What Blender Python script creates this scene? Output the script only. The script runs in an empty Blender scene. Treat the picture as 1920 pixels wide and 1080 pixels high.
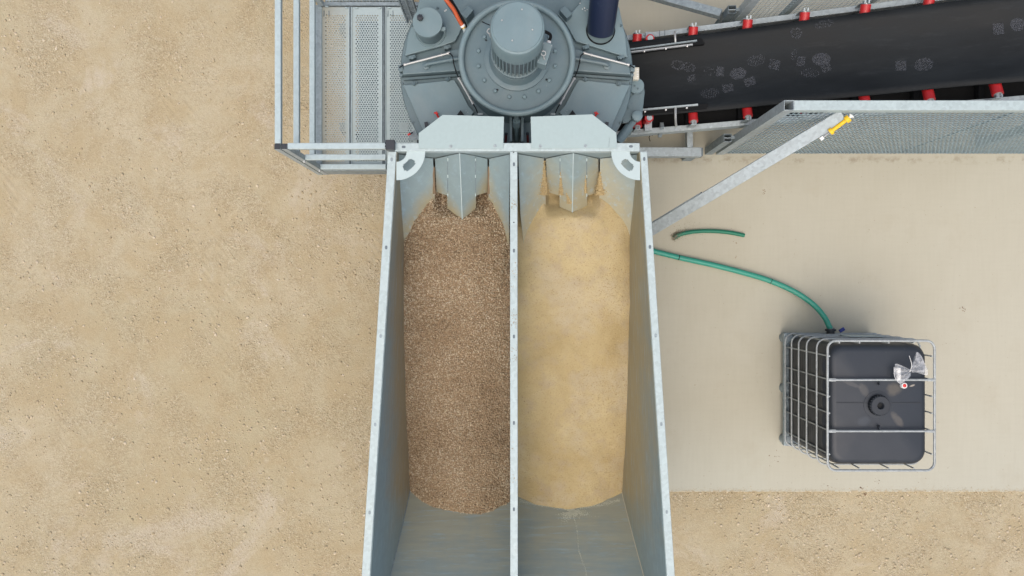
import bpy, bmesh, math, random
import numpy as np
from mathutils import Vector, Matrix, noise as mnoise

# ------------------------------------------------------------------ camera, world, sun, exposure
sc = bpy.context.scene
COL = sc.collection
F = 1333.33          # focal length in photo pixels (1920 wide)
H = 7.6              # height of the drone above the slab, metres
cam_d = bpy.data.cameras.new("camera")
cam = bpy.data.objects.new("camera", cam_d)
COL.objects.link(cam)
cam.location = (0, 0, H)
cam.rotation_euler = (0, 0, 0)
cam_d.sensor_width = 36.0
cam_d.lens = 36.0 * F / 1920.0
cam_d.clip_start = 0.05
cam_d.clip_end = 1000.0
sc.camera = cam

SUN_EL, SUN_AZ = 66.0, 195.0      # degrees, azimuth clockwise from +Y
world = bpy.data.worlds.new("World")
sc.world = world
world.use_nodes = True
wn = world.node_tree.nodes
wl = world.node_tree.links
bg = wn.get("Background") or wn.new("ShaderNodeBackground")
sky = wn.new("ShaderNodeTexSky")
sky.sky_type = 'NISHITA'
sky.sun_disc = False
sky.sun_elevation = math.radians(SUN_EL)
sky.sun_rotation = math.radians(SUN_AZ)
sky.air_density = 1.0
sky.dust_density = 6.0
sky.ozone_density = 1.0
wl.new(sky.outputs[0], bg.inputs[0])
bg.inputs[1].default_value = 0.15
sun_d = bpy.data.lights.new("sun", 'SUN')
sun = bpy.data.objects.new("sun", sun_d)
COL.objects.link(sun)
sun_d.energy = 1.1
sun_d.angle = math.radians(95)
sun_d.color = (1.0, 0.975, 0.90)
el, az = math.radians(SUN_EL), math.radians(SUN_AZ)
sdir = Vector((math.sin(az) * math.cos(el), math.cos(az) * math.cos(el), math.sin(el)))
sun.rotation_euler = sdir.to_track_quat('Z', 'Y').to_euler()
sun.location = (0, -3, 12)
sc.view_settings.view_transform = 'Standard'
sc.view_settings.look = 'None'
sc.view_settings.exposure = 0.2
sc.view_settings.gamma = 1.0
sc.view_settings.use_curve_mapping = False

rnd = random.Random(11)
nr = np.random.default_rng(5)

# ------------------------------------------------------------------ helpers
def P(px, py, z=0.0):
    """world point at height z seen at photo pixel (px, py) by the downward camera"""
    d = H - z
    return Vector(((px - 960.0) / F * d, (540.0 - py) / F * d, z))

def plane_of(a, b, c):
    n = (b - a).cross(c - a).normalized()
    return (n, n.dot(a))

def on_plane(px, py, pl):
    n, k = pl
    o = Vector((0, 0, H))
    v = Vector(((px - 960.0) / F, (540.0 - py) / F, -1.0))
    t = (k - n.dot(o)) / n.dot(v)
    return o + v * t

def lerp(a, b, t):
    return a + (b - a) * t

ROOT = {}     # object name -> world offset of its coordinates

class MB:
    def __init__(self):
        self.v = []
        self.f = []
    def add(self, verts, faces):
        o = len(self.v)
        self.v.extend([Vector(p) for p in verts])
        self.f.extend([tuple(i + o for i in f) for f in faces])
        return self
    def box(self, a, b):
        x0, y0, z0 = a; x1, y1, z1 = b
        if x0 > x1: x0, x1 = x1, x0
        if y0 > y1: y0, y1 = y1, y0
        if z0 > z1: z0, z1 = z1, z0
        vs = [(x0,y0,z0),(x1,y0,z0),(x1,y1,z0),(x0,y1,z0),(x0,y0,z1),(x1,y0,z1),(x1,y1,z1),(x0,y1,z1)]
        return self.add(vs, [(0,3,2,1),(4,5,6,7),(0,1,5,4),(1,2,6,5),(2,3,7,6),(3,0,4,7)])
    def bar(self, p0, p1, w, h, up=(0,0,1), hollow=0.0):
        """square bar from p0 to p1 (centre line); w across, h along up; hollow = wall thickness with open ends"""
        p0 = Vector(p0); p1 = Vector(p1)
        d = (p1 - p0).normalized()
        up = Vector(up)
        if abs(d.dot(up.normalized())) > 0.98:
            up = Vector((0, 1, 0))
        s = d.cross(up).normalized()
        u = s.cross(d).normalized()
        def ring(p, a, b):
            return [p - s*a - u*b, p + s*a - u*b, p + s*a + u*b, p - s*a + u*b]
        a, b = w/2, h/2
        if not hollow:
            return self.add(ring(p0,a,b) + ring(p1,a,b), [(0,1,2,3),(7,6,5,4),(0,4,5,1),(1,5,6,2),(2,6,7,3),(3,7,4,0)])
        t = hollow
        vs = ring(p0,a,b) + ring(p1,a,b) + ring(p0,a-t,b-t) + ring(p1,a-t,b-t)
        fs = []
        for i in range(4):
            j = (i+1) % 4
            fs += [(i, i+4, j+4, j), (8+i, 8+j, 12+j, 12+i), (i, j, 8+j, 8+i), (4+i, 12+i, 12+j, 4+j)]
        return self.add(vs, fs)
    def tube(self, p0, p1, r, n=12, r1=None, caps=True):
        p0 = Vector(p0); p1 = Vector(p1)
        d = (p1 - p0).normalized()
        a = Vector((0,0,1)) if abs(d.z) < 0.9 else Vector((1,0,0))
        s = d.cross(a).normalized(); u = s.cross(d).normalized()
        if r1 is None: r1 = r
        vs = []
        for p, rr in ((p0, r), (p1, r1)):
            for i in range(n):
                t = 2*math.pi*i/n
                vs.append(p + s*math.cos(t)*rr + u*math.sin(t)*rr)
        fs = [(i, (i+1) % n, n+(i+1) % n, n+i) for i in range(n)]
        if caps:
            fs += [tuple(reversed(range(n))), tuple(range(n, 2*n))]
        return self.add(vs, fs)
    def path(self, pts, r, n=10):
        pts = [Vector(p) for p in pts]
        m = len(pts)
        vs = []
        prev = None
        for k, p in enumerate(pts):
            d = (pts[min(k+1, m-1)] - pts[max(k-1, 0)]).normalized()
            if prev is None:
                a = Vector((0,0,1)) if abs(d.z) < 0.9 else Vector((1,0,0))
                s = d.cross(a).normalized()
            else:
                s = (prev - d*prev.dot(d)).normalized()
            prev = s
            u = s.cross(d).normalized()
            rr = r(k/(m-1)) if callable(r) else r
            for i in range(n):
                t = 2*math.pi*i/n
                vs.append(p + s*math.cos(t)*rr + u*math.sin(t)*rr)
        fs = []
        for k in range(m-1):
            for i in range(n):
                j = (i+1) % n
                fs.append((k*n+i, k*n+j, (k+1)*n+j, (k+1)*n+i))
        fs += [tuple(reversed(range(n))), tuple(range((m-1)*n, m*n))]
        return self.add(vs, fs)
    def prism(self, pts, off):
        pts = [Vector(p) for p in pts]
        off = Vector(off)
        n = len(pts)
        nrm = Vector((0,0,0))
        for i in range(n):
            nrm += pts[i].cross(pts[(i+1) % n])
        if nrm.dot(off) < 0:
            pts = pts[::-1]
        vs = pts + [p + off for p in pts]
        fs = [tuple(reversed(range(n))), tuple(range(n, 2*n))]
        fs += [(i, (i+1) % n, n+(i+1) % n, n+i) for i in range(n)]
        return self.add(vs, fs)
    def lathe(self, c, prof, n=32, a0=0.0, a1=2*math.pi):
        c = Vector(c)
        full = abs(a1-a0-2*math.pi) < 1e-6
        m = n if full else n+1
        vs, fs = [], []
        for (r, z) in prof:
            for i in range(m):
                t = a0+(a1-a0)*i/n
                vs.append(c + Vector((math.cos(t)*r, math.sin(t)*r, z)))
        for k in range(len(prof)-1):
            for i in range(n):
                j = (i+1) % m
                fs.append((k*m+i, k*m+j, (k+1)*m+j, (k+1)*m+i))
        return self.add(vs, fs)
    def torus(self, c, R, r, axis=(0,0,1), n=24, k=8):
        c = Vector(c)
        q = Vector(axis).to_track_quat('Z', 'Y')
        vs, fs = [], []
        for i in range(n):
            t = 2*math.pi*i/n
            for j in range(k):
                s = 2*math.pi*j/k
                vs.append(c + q @ Vector((math.cos(t)*(R+r*math.cos(s)), math.sin(t)*(R+r*math.cos(s)), r*math.sin(s))))
        for i in range(n):
            for j in range(k):
                fs.append((i*k+j, ((i+1) % n)*k+j, ((i+1) % n)*k+(j+1) % k, i*k+(j+1) % k))
        return self.add(vs, fs)
    def build(self, name, mat, parent=None, smooth=False, bevel=0.0, solid=0.0, at=None, subsurf=0):
        off = Vector((0,0,0))
        if parent is not None:
            off = ROOT[parent.name]
        if at is not None:
            off = Vector(at)
        me = bpy.data.meshes.new(name)
        me.from_pydata([tuple(v - off) for v in self.v], [], self.f)
        me.update()
        if smooth:
            for p in me.polygons: p.use_smooth = True
            me.set_sharp_from_angle(angle=math.radians(38))
        me.materials.append(mat)
        o = bpy.data.objects.new(name, me)
        COL.objects.link(o)
        if parent is not None:
            o.parent = parent
            if at is not None:
                o.location = off - ROOT[parent.name]
        else:
            o.location = off
        ROOT[o.name] = off
        if solid:
            m = o.modifiers.new("solid", 'SOLIDIFY'); m.thickness = solid; m.offset = -1
        if bevel:
            m = o.modifiers.new("bevel", 'BEVEL'); m.width = bevel; m.segments = 2; m.limit_method = 'ANGLE'
        if subsurf:
            m = o.modifiers.new("sub", 'SUBSURF'); m.levels = subsurf; m.render_levels = subsurf
        return o

def thing(name, label, cat, loc, group=None):
    o = bpy.data.objects.new(name, None)
    COL.objects.link(o)
    o.location = loc
    o.empty_display_size = 0.1
    o['label'] = label; o['category'] = cat
    if group: o['group'] = group
    ROOT[o.name] = Vector(loc)
    return o

def tag(o, label=None, cat=None, group=None, kind=None):
    if label: o['label'] = label
    if cat: o['category'] = cat
    if group: o['group'] = group
    if kind: o['kind'] = kind
    return o

def share(src, name, at, parent, rot=None):
    """another piece that uses the mesh of src, placed at world point at"""
    o = bpy.data.objects.new(name, src.data)
    COL.objects.link(o)
    o.parent = parent
    o.location = Vector(at) - ROOT[parent.name]
    if rot is not None: o.rotation_euler = rot
    ROOT[o.name] = Vector(at)
    return o

def spline(pts, k=8):
    pts = [Vector(p) for p in pts]
    out = []
    for i in range(len(pts)-1):
        p0 = pts[max(i-1,0)]; p1 = pts[i]; p2 = pts[i+1]; p3 = pts[min(i+2,len(pts)-1)]
        for j in range(k):
            t = j/k
            out.append(0.5*((2*p1)+(p2-p0)*t+(2*p0-5*p1+4*p2-p3)*t*t+(3*p1-p0-3*p2+p3)*t*t*t))
    out.append(pts[-1])
    return out

# ------------------------------------------------------------------ materials
class NT:
    def __init__(self, name):
        self.m = bpy.data.materials.new(name)
        self.m.use_nodes = True
        self.t = self.m.node_tree
        self.n = self.t.nodes
        self.b = self.n["Principled BSDF"]
        self.co = self.n.new("ShaderNodeTexCoord").outputs["Object"]
    def l(self, a, b): self.t.links.new(a, b)
    def noise(self, scale, detail=4, rough=0.55, vec=None, stretch=None, dist=0.0):
        v = vec or self.co
        if stretch:
            mp = self.n.new("ShaderNodeMapping")
            mp.inputs["Scale"].default_value = stretch
            self.l(v, mp.inputs["Vector"]); v = mp.outputs[0]
        x = self.n.new("ShaderNodeTexNoise")
        x.inputs["Scale"].default_value = scale
        x.inputs["Detail"].default_value = detail
        x.inputs["Roughness"].default_value = rough
        x.inputs["Distortion"].default_value = dist
        self.l(v, x.inputs["Vector"])
        return x.outputs["Fac"]
    def voro(self, scale, out="Distance", rand=1.0, vec=None):
        x = self.n.new("ShaderNodeTexVoronoi")
        x.inputs["Scale"].default_value = scale
        x.inputs["Randomness"].default_value = rand
        self.l(vec or self.co, x.inputs["Vector"])
        return x.outputs[out]
    def ramp(self, fac, stops, interp='LINEAR'):
        x = self.n.new("ShaderNodeValToRGB")
        x.color_ramp.interpolation = interp
        e = x.color_ramp.elements
        while len(e) < len(stops): e.new(0.5)
        for i, (p, c) in enumerate(stops):
            e[i].position = p
            e[i].color = (c, c, c, 1) if not isinstance(c, tuple) else (*c, 1)
        self.l(fac, x.inputs[0])
        return x.outputs[0]
    def mix(self, fac, a, b, mode='MIX'):
        x = self.n.new("ShaderNodeMix")
        x.data_type = 'RGBA'; x.blend_type = mode
        if isinstance(fac, (int, float)): x.inputs[0].default_value = fac
        else: self.l(fac, x.inputs[0])
        for s, v in ((6, a), (7, b)):
            if isinstance(v, tuple): x.inputs[s].default_value = (*v, 1)
            else: self.l(v, x.inputs[s])
        return x.outputs[2]
    def math(self, op, a, b=0.0, c=0.0):
        x = self.n.new("ShaderNodeMath"); x.operation = op
        for i, v in enumerate((a, b, c)):
            if isinstance(v, (int, float)): x.inputs[i].default_value = v
            else: self.l(v, x.inputs[i])
        return x.outputs[0]
    def xyz(self):
        x = self.n.new("ShaderNodeSeparateXYZ"); self.l(self.co, x.inputs[0])
        return x.outputs
    def bump(self, h, strength=0.3, dist=0.01):
        x = self.n.new("ShaderNodeBump")
        x.inputs["Strength"].default_value = strength
        x.inputs["Distance"].default_value = dist
        self.l(h, x.inputs["Height"])
        self.l(x.outputs[0], self.b.inputs["Normal"])
    def color(self, c):
        if isinstance(c, tuple): self.b.inputs["Base Color"].default_value = (*c, 1)
        else: self.l(c, self.b.inputs["Base Color"])
    def set(self, rough=0.5, metal=0.0, spec=0.5):
        if isinstance(rough, (int, float)): self.b.inputs["Roughness"].default_value = rough
        else: self.l(rough, self.b.inputs["Roughness"])
        self.b.inputs["Metallic"].default_value = metal
        self.b.inputs["Specular IOR Level"].default_value = spec
        return self.m

def m_plain(name, c, rough=0.5, metal=0.0, var=0.12, scale=30, spec=0.4):
    k = NT(name)
    f = k.noise(scale, 3)
    lo = tuple(x*(1-var) for x in c); hi = tuple(min(1, x*(1+var)) for x in c)
    k.color(k.mix(f, lo, hi))
    return k.set(rough, metal, spec)

def m_galv(name, c=(0.50,0.56,0.57), var=0.16, metal=0.35, rough=0.48, spots=True):
    """hot-dip galvanised steel: spangle, cloudy patches, small dark marks"""
    k = NT(name)
    sp = k.voro(42, "Color")
    bw = k.n.new("ShaderNodeRGBToBW"); k.l(sp, bw.inputs[0])
    cl = k.noise(5, 4, 0.6, dist=0.6)
    f = k.math('MULTIPLY_ADD', bw.outputs[0], 0.55, k.math('MULTIPLY', cl, 0.6))
    lo = tuple(x*(1-var*1.3) for x in c); hi = tuple(min(1, x*(1+var)) for x in c)
    col = k.mix(k.ramp(f, [(0.25, 0.0), (0.9, 1.0)]), lo, hi)
    if spots:
        s = k.ramp(k.noise(26, 5, 0.7), [(0.66, 0.0), (0.74, 0.6)])
        col = k.mix(s, col, tuple(x*0.5 for x in c))
    k.color(col)
    return k.set(k.ramp(cl, [(0.3, rough-0.08), (0.7, rough+0.12)]), metal, 0.5)

def m_stained(name, zlo, zhi, base=(0.36,0.43,0.44), dust=(0.37,0.29,0.17), ylo=None, yhi=None, streak=(1,1,1), amount=1.0, rear=False):
    """galvanised sheet inside the hopper, rubbed with mineral dust towards the material line (height zlo)"""
    k = NT(name)
    x, y, z = k.xyz()
    n1 = k.noise(3.2, 5, 0.6, dist=0.4)
    n2 = k.noise(9, 5, 0.65, stretch=streak)
    hh = k.math('MULTIPLY_ADD', k.math('MAXIMUM', y, -0.95), 0.2236, 0.0)
    rel = k.math('SUBTRACT', z, hh)
    t = k.n.new("ShaderNodeMapRange")
    t.inputs[1].default_value = zhi; t.inputs[2].default_value = zlo
    k.l(rel, t.inputs[0])
    f = k.math('ADD', t.outputs[0], k.math('MULTIPLY', k.math('SUBTRACT', n1, 0.5), 0.9))
    f = k.math('ADD', f, k.math('MULTIPLY', k.math('SUBTRACT', n2, 0.5), 0.55))
    f = k.math('MULTIPLY', k.ramp(f, [(0.05, 0.0), (0.75, 1.0)]), amount)
    if rear:
        yf = k.n.new("ShaderNodeMapRange")
        yf.inputs[1].default_value = -1.25; yf.inputs[2].default_value = -0.85
        yf.inputs[3].default_value = 0.25
        k.l(k.math('MULTIPLY_ADD', n1, 0.3, k.math('SUBTRACT', y, 0.15)), yf.inputs[0])
        f = k.math('MULTIPLY', f, yf.outputs[0])
    sp = k.noise(14, 4)
    c0 = k.mix(sp, tuple(v*0.86 for v in base), tuple(v*1.12 for v in base))
    col = k.mix(f, c0, k.mix(n2, tuple(v*0.8 for v in dust), tuple(v*1.15 for v in dust)))
    # bright scuffs where the bucket and stones have rubbed the sheet
    sc_ = k.ramp(k.noise(16, 6, 0.75, stretch=streak), [(0.54, 0.0), (0.66, 0.6)])
    col = k.mix(k.math('MULTIPLY', sc_, 0.75), col, (0.33, 0.45, 0.52))
    k.color(col)
    return k.set(0.55, 0.15, 0.4)

def attr(k, name):
    a = k.n.new("ShaderNodeAttribute"); a.attribute_name = name
    return a.outputs["Fac"]

M = {}
M['galv'] = m_galv('galvanised_steel', (0.37,0.425,0.44), 0.16, 0.2, 0.55)
M['galv_bright'] = m_galv('galvanised_rim', (0.415,0.495,0.495), 0.10, 0.08, 0.55)
M['galv_dull'] = m_galv('galvanised_dull', (0.25,0.30,0.32), 0.2, 0.2, 0.55)
M['galv_rail'] = m_galv('galvanised_rail', (0.40,0.485,0.50), 0.07, 0.12, 0.55, spots=False)
M['galv_dark'] = m_galv('galvanised_dark', (0.16,0.20,0.22), 0.2, 0.2, 0.55)
M['shield'] = m_galv('pale_zinc_plate', (0.355,0.445,0.44), 0.025, 0.05, 0.55, spots=False)
M['gusset'] = m_plain('white_zinc_gusset', (0.44,0.53,0.525), 0.5, 0.0, 0.06, 12)
M['steel'] = m_plain('bright_steel', (0.42,0.44,0.44), 0.45, 0.4, 0.1)
M['black_plastic'] = m_plain('black_plastic', (0.026,0.031,0.038), 0.45, 0, 0.2)
M['dark'] = m_plain('hole_shade_black_parts', (0.012,0.014,0.016), 0.8, 0, 0.1)  # shade colour of the flat hole discs, also small black parts
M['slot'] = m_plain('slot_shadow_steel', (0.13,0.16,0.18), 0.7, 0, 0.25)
M['rubber'] = m_plain('black_rubber', (0.010,0.011,0.012), 0.7, 0, 0.2, 30, 0.12)
M['yellow'] = m_plain('yellow_plastic', (0.80,0.50,0.02), 0.45, 0, 0.06)
M['white'] = m_plain('white_plastic', (0.72,0.72,0.70), 0.45, 0, 0.05)
M['cream'] = m_plain('cream_box', (0.62,0.60,0.50), 0.5, 0, 0.06)
M['orange'] = m_plain('orange_rubber', (0.42,0.075,0.020), 0.5, 0, 0.15)
M['brass'] = m_plain('brass', (0.50,0.33,0.10), 0.35, 0.7, 0.2)
M['blue'] = m_plain('blue_plastic', (0.015,0.035,0.22), 0.4, 0, 0.1)
M['redcap'] = m_plain('red_plastic', (0.62,0.035,0.03), 0.4, 0, 0.08)
M['rust'] = m_plain('rusty_dirt', (0.20,0.085,0.035), 0.9, 0, 0.3)
M['wire'] = m_galv('mesh_wire', (0.36,0.465,0.505), 0.15, 0.2, 0.55, spots=False)
M['cage'] = m_galv('cage_tube', (0.36,0.39,0.39), 0.15, 0.25, 0.5)

def mk_red():
    k = NT('red_roller')
    s = k.noise(20, 4, 0.6)
    k.color(k.mix(k.ramp(s, [(0.35, 0.0), (0.75, 1.0)]), (0.37,0.012,0.016), (0.48,0.03,0.03)))
    return k.set(0.38, 0, 0.4)
M['red'] = mk_red()

def mk_paint(name, c):
    k = NT(name)
    d = k.noise(3.5, 5, 0.65, dist=0.5)
    dd = k.noise(40, 4, 0.7)
    col = k.mix(k.ramp(d, [(0.35, 0.0), (0.7, 1.0)]), tuple(x*0.93 for x in c), tuple(min(1,x*1.06) for x in c))
    col = k.mix(k.math('MULTIPLY', k.ramp(dd, [(0.66, 0.0), (0.75, 1.0)]), 0.35), col, (0.30, 0.32, 0.30))
    dust = k.ramp(k.noise(1.7, 6, 0.7, dist=0.7), [(0.46, 0.0), (0.72, 0.22)])
    col = k.mix(dust, col, (0.30, 0.315, 0.295))
    k.color(col)
    k.bump(k.noise(60, 2), 0.05, 0.002)
    return k.set(k.ramp(d, [(0.3, 0.40), (0.7, 0.52)]), 0, 0.4)
M['paint'] = mk_paint('grey_machine_paint', (0.112,0.168,0.188))
M['paint_light'] = mk_paint('grey_motor_paint', (0.160,0.230,0.250))
M['paint_dark'] = mk_paint('grey_paint_edge', (0.080,0.125,0.142))

def mk_navy():
    k = NT('navy_hose')
    s = k.ramp(k.noise(14, 6, 0.75, dist=1.0), [(0.62, 0.0), (0.72, 0.5)])
    k.color(k.mix(s, (0.012,0.020,0.048), (0.12,0.16,0.22)))
    return k.set(0.38, 0, 0.5)
M['navy'] = mk_navy()

def mk_ground():
    k = NT('crushed_limestone_ground')
    big = k.noise(0.42, 5, 0.6, dist=0.5)
    mid = k.noise(2.3, 6, 0.66, dist=0.4)
    fine = k.noise(42, 6, 0.78)
    vs = k.voro(62)
    vs2 = k.voro(125)
    vc = k.voro(62, "Color")
    bw = k.n.new("ShaderNodeRGBToBW"); k.l(vc, bw.inputs[0])
    c = k.mix(k.ramp(big, [(0.35, 0.0), (0.65, 1.0)]), (0.416,0.358,0.232), (0.470,0.408,0.285))
    c = k.mix(k.ramp(mid, [(0.40, 0.0), (0.62, 0.75)]), c, (0.405,0.325,0.195))
    pale = k.ramp(k.noise(0.9, 6, 0.7, dist=0.8), [(0.56, 0.0), (0.68, 0.55)])
    c = k.mix(pale, c, (0.53,0.475,0.39))
    # stony patches: single stones lighter or darker than the fines between them
    patch = k.ramp(k.noise(1.7, 5, 0.6), [(0.42, 0.12), (0.62, 1.0)])
    stone = k.ramp(bw.outputs[0], [(0.30, (0.34,0.275,0.17)), (0.55, (0.44,0.365,0.24)), (0.8, (0.56,0.50,0.38))])
    inside = k.ramp(vs, [(0.34, 1.0), (0.52, 0.0)])
    c = k.mix(k.math('MULTIPLY', k.math('MULTIPLY', patch, inside), 0.55), c, stone)
    joint = k.ramp(k.math('MULTIPLY', k.ramp(vs, [(0.40, 0.0), (0.85, 1.0)]), patch), [(0.1, 0.0), (0.9, 0.34)])
    c = k.mix(joint, c, (0.27,0.21,0.125))
    c = k.mix(k.math('MULTIPLY', k.ramp(fine, [(0.33, 0.75), (0.50, 0.0)]), k.math('MULTIPLY_ADD', patch, 0.8, 0.25)), c, (0.27,0.215,0.125))
    c = k.mix(k.math('MULTIPLY', k.ramp(fine, [(0.54, 0.0), (0.68, 0.6)]), k.math('MULTIPLY_ADD', patch, 0.8, 0.2)), c, (0.56,0.49,0.37))
    k.color(c)
    # faint tyre lugs pressed into the fines in two bands on the left
    x, y, z = k.xyz()
    u = k.math('ADD', x, k.math('MULTIPLY', y, 0.22))
    band = k.math('PINGPONG', k.math('ADD', u, 5.1), 0.95)
    bandm = k.ramp(band, [(0.10, 1.0), (0.30, 0.0)])
    lug = k.math('SINE', k.math('MULTIPLY', k.math('ADD', y, k.math('MULTIPLY', k.math('ABSOLUTE', k.math('SUBTRACT', band, 0.12)), 1.6)), 42.0))
    lugm = k.math('MULTIPLY', k.math('MULTIPLY', bandm, lug), k.ramp(k.noise(0.8, 3), [(0.45, 0.0), (0.6, 1.0)]))
    h = k.math('ADD', k.math('MULTIPLY', fine, 0.7), k.math('MULTIPLY', k.math('SUBTRACT', 1.0, vs), k.math('MULTIPLY', patch, 0.75)))
    h = k.math('ADD', h, k.math('MULTIPLY', vs2, -0.3))
    h = k.math('ADD', h, k.math('MULTIPLY', mid, 1.6))
    h = k.math('ADD', h, k.math('MULTIPLY', lugm, 0.2))
    k.bump(h, 0.62, 0.018)
    return k.set(0.95, 0, 0.15)
M['ground'] = mk_ground()

def mk_slab():
    k = NT('concrete_slab')
    big = k.noise(0.55, 5, 0.6, dist=0.6)
    c = k.mix(k.ramp(big, [(0.35, 0.0), (0.66, 1.0)]), (0.425,0.401,0.312), (0.462,0.444,0.356))
    x, y, z = k.xyz()
    grey = k.n.new("ShaderNodeMapRange")
    grey.inputs[1].default_value = -1.2; grey.inputs[2].default_value = -2.2
    k.l(y, grey.inputs[0])
    c = k.mix(k.math('MULTIPLY', grey.outputs[0], 0.8), c, (0.455,0.455,0.380))
    sx_ = k.n.new("ShaderNodeMapRange"); sx_.inputs[1].default_value = 2.72; sx_.inputs[2].default_value = 2.80
    k.l(k.math('ADD', x, k.math('MULTIPLY', k.noise(1.5, 4), 0.12)), sx_.inputs[0])
    c = k.mix(k.math('MULTIPLY', sx_.outputs[0], 0.35), c, (0.455,0.435,0.352))
    br = k.noise(30, 5, 0.6, stretch=(1.0, 0.08, 1))
    br2 = k.noise(34, 5, 0.6, stretch=(0.08, 1.0, 1))
    c = k.mix(k.ramp(br, [(0.35, 0.07), (0.6, 0.0)]), c, (0.30,0.27,0.21))
    c = k.mix(k.ramp(br2, [(0.35, 0.05), (0.6, 0.0)]), c, (0.31,0.28,0.22))
    st = k.ramp(k.noise(2.2, 6, 0.7), [(0.55, 0.0), (0.75, 0.30)])
    c = k.mix(st, c, (0.37,0.325,0.235))
    sp = k.ramp(k.noise(60, 3, 0.6), [(0.70, 0.0), (0.76, 0.8)])
    c = k.mix(sp, c, (0.20,0.155,0.095))
    # earth splashed along the foot of the fence
    dl = k.math('ABSOLUTE', k.math('SUBTRACT', y, 1.37))
    dm = k.math('MULTIPLY', k.ramp(dl, [(0.0, 1.0), (0.06, 0.0)]), k.ramp(k.noise(9, 5, 0.7), [(0.48, 0.0), (0.64, 0.55)]))
    c = k.mix(dm, c, (0.215,0.165,0.105))
    ed = k.math('ABSOLUTE', k.math('ADD', y, 2.178))
    em = k.math('MULTIPLY', k.ramp(ed, [(0.0, 0.9), (0.03, 0.0)]), k.ramp(k.noise(20, 4), [(0.45, 0.0), (0.6, 1.0)]))
    c = k.mix(em, c, (0.36,0.28,0.17))
    k.color(c)
    k.bump(k.noise(80, 4, 0.6), 0.15, 0.004)
    return k.set(0.88, 0, 0.2)
M['slab'] = mk_slab()

def mk_stone():
    k = NT('limestone_chips')
    a = attr(k, 'tint')
    c = k.ramp(a, [(0.0, (0.37,0.30,0.19)), (0.35, (0.44,0.365,0.24)), (0.7, (0.50,0.42,0.29)), (0.93, (0.62,0.54,0.41)), (1.0, (0.68,0.62,0.51))])
    k.color(k.mix(k.math('MULTIPLY', k.noise(90, 3), 0.4), c, (0.40,0.32,0.20)))
    return k.set(0.95, 0, 0.15)
M['stone'] = mk_stone()

def mk_pebble():
    k = NT('river_gravel')
    a = attr(k, 'tint')
    c = k.ramp(a, [(0.0, (0.20,0.143,0.089)), (0.22, (0.36,0.262,0.163)), (0.45, (0.45,0.345,0.220)), (0.62, (0.395,0.33,0.235)),
                   (0.78, (0.50,0.405,0.275)), (0.93, (0.58,0.49,0.355)), (1.0, (0.56,0.48,0.36))])
    k.color(c)
    return k.set(0.8, 0, 0.25)
M['pebble'] = mk_pebble()

def mk_gravelbed():
    k = NT('gravel_bed')
    k.color(k.mix(k.noise(60, 4, 0.7), (0.20,0.14,0.085), (0.34,0.245,0.15)))
    k.bump(k.voro(80), 0.9, 0.012)
    return k.set(0.95, 0, 0.1)
M['gravelbed'] = mk_gravelbed()

def mk_sand():
    k = NT('washed_sand')
    big = k.noise(1.6, 5, 0.6, dist=0.5)
    mid = k.noise(7, 5, 0.65)
    fine = k.noise(75, 4, 0.7)
    c = k.mix(k.ramp(big, [(0.36, 0.0), (0.64, 1.0)]), (0.392,0.305,0.155), (0.468,0.382,0.215))
    c = k.mix(k.ramp(mid, [(0.50, 0.0), (0.66, 0.7)]), c, (0.385,0.312,0.205))
    c = k.mix(k.ramp(k.noise(2.6, 5, 0.6), [(0.50, 0.0), (0.66, 0.7)]), c, (0.445,0.380,0.260))
    c = k.mix(k.ramp(fine, [(0.30, 0.4), (0.48, 0.0)]), c, (0.27,0.190,0.095))
    c = k.mix(k.ramp(k.noise(22, 5, 0.7), [(0.66, 0.0), (0.74, 0.35)]), c, (0.25,0.17,0.095))
    k.color(c)
    h = k.math('ADD', fine, k.math('MULTIPLY', mid, 1.5))
    k.bump(h, 0.45, 0.012)
    return k.set(0.95, 0, 0.1)
M['sand'] = mk_sand()

def mk_grain():
    k = NT('sand_grains')
    a = attr(k, 'tint')
    k.color(k.ramp(a, [(0.0, (0.37,0.28,0.145)), (0.5, (0.41,0.315,0.165)), (0.94, (0.48,0.385,0.220)), (1.0, (0.28,0.20,0.12))]))
    return k.set(0.95, 0, 0.1)
M['grain'] = mk_grain()

def mk_belt():
    k = NT('conveyor_rubber')
    s1 = k.noise(3.0, 5, 0.6, stretch=(0.35, 1.6, 1))
    s2 = k.noise(10, 6, 0.7, stretch=(0.25, 2.0, 1))
    c = k.mix(k.ramp(s1, [(0.35, 0.0), (0.7, 1.0)]), (0.0095,0.0115,0.013), (0.017,0.0205,0.023))
    c = k.mix(k.ramp(s2, [(0.55, 0.0), (0.75, 0.35)]), c, (0.036,0.041,0.045))
    k.color(c)
    k.bump(k.noise(50, 3), 0.08, 0.003)
    return k.set(k.ramp(s1, [(0.3, 0.55), (0.7, 0.68)]), 0, 0.2)
M['belt'] = mk_belt()

def mk_print():
    k = NT('dry_dust')
    k.color(k.mix(k.noise(90, 4, 0.7), (0.060,0.067,0.080), (0.125,0.132,0.148)))
    k.b.inputs["Alpha"].default_value = 1.0
    k.l(k.ramp(k.noise(140, 4, 0.7), [(0.32, 0.10), (0.58, 0.88)]), k.b.inputs["Alpha"])
    return k.set(0.95, 0, 0.1)
M['print'] = mk_print()

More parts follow.
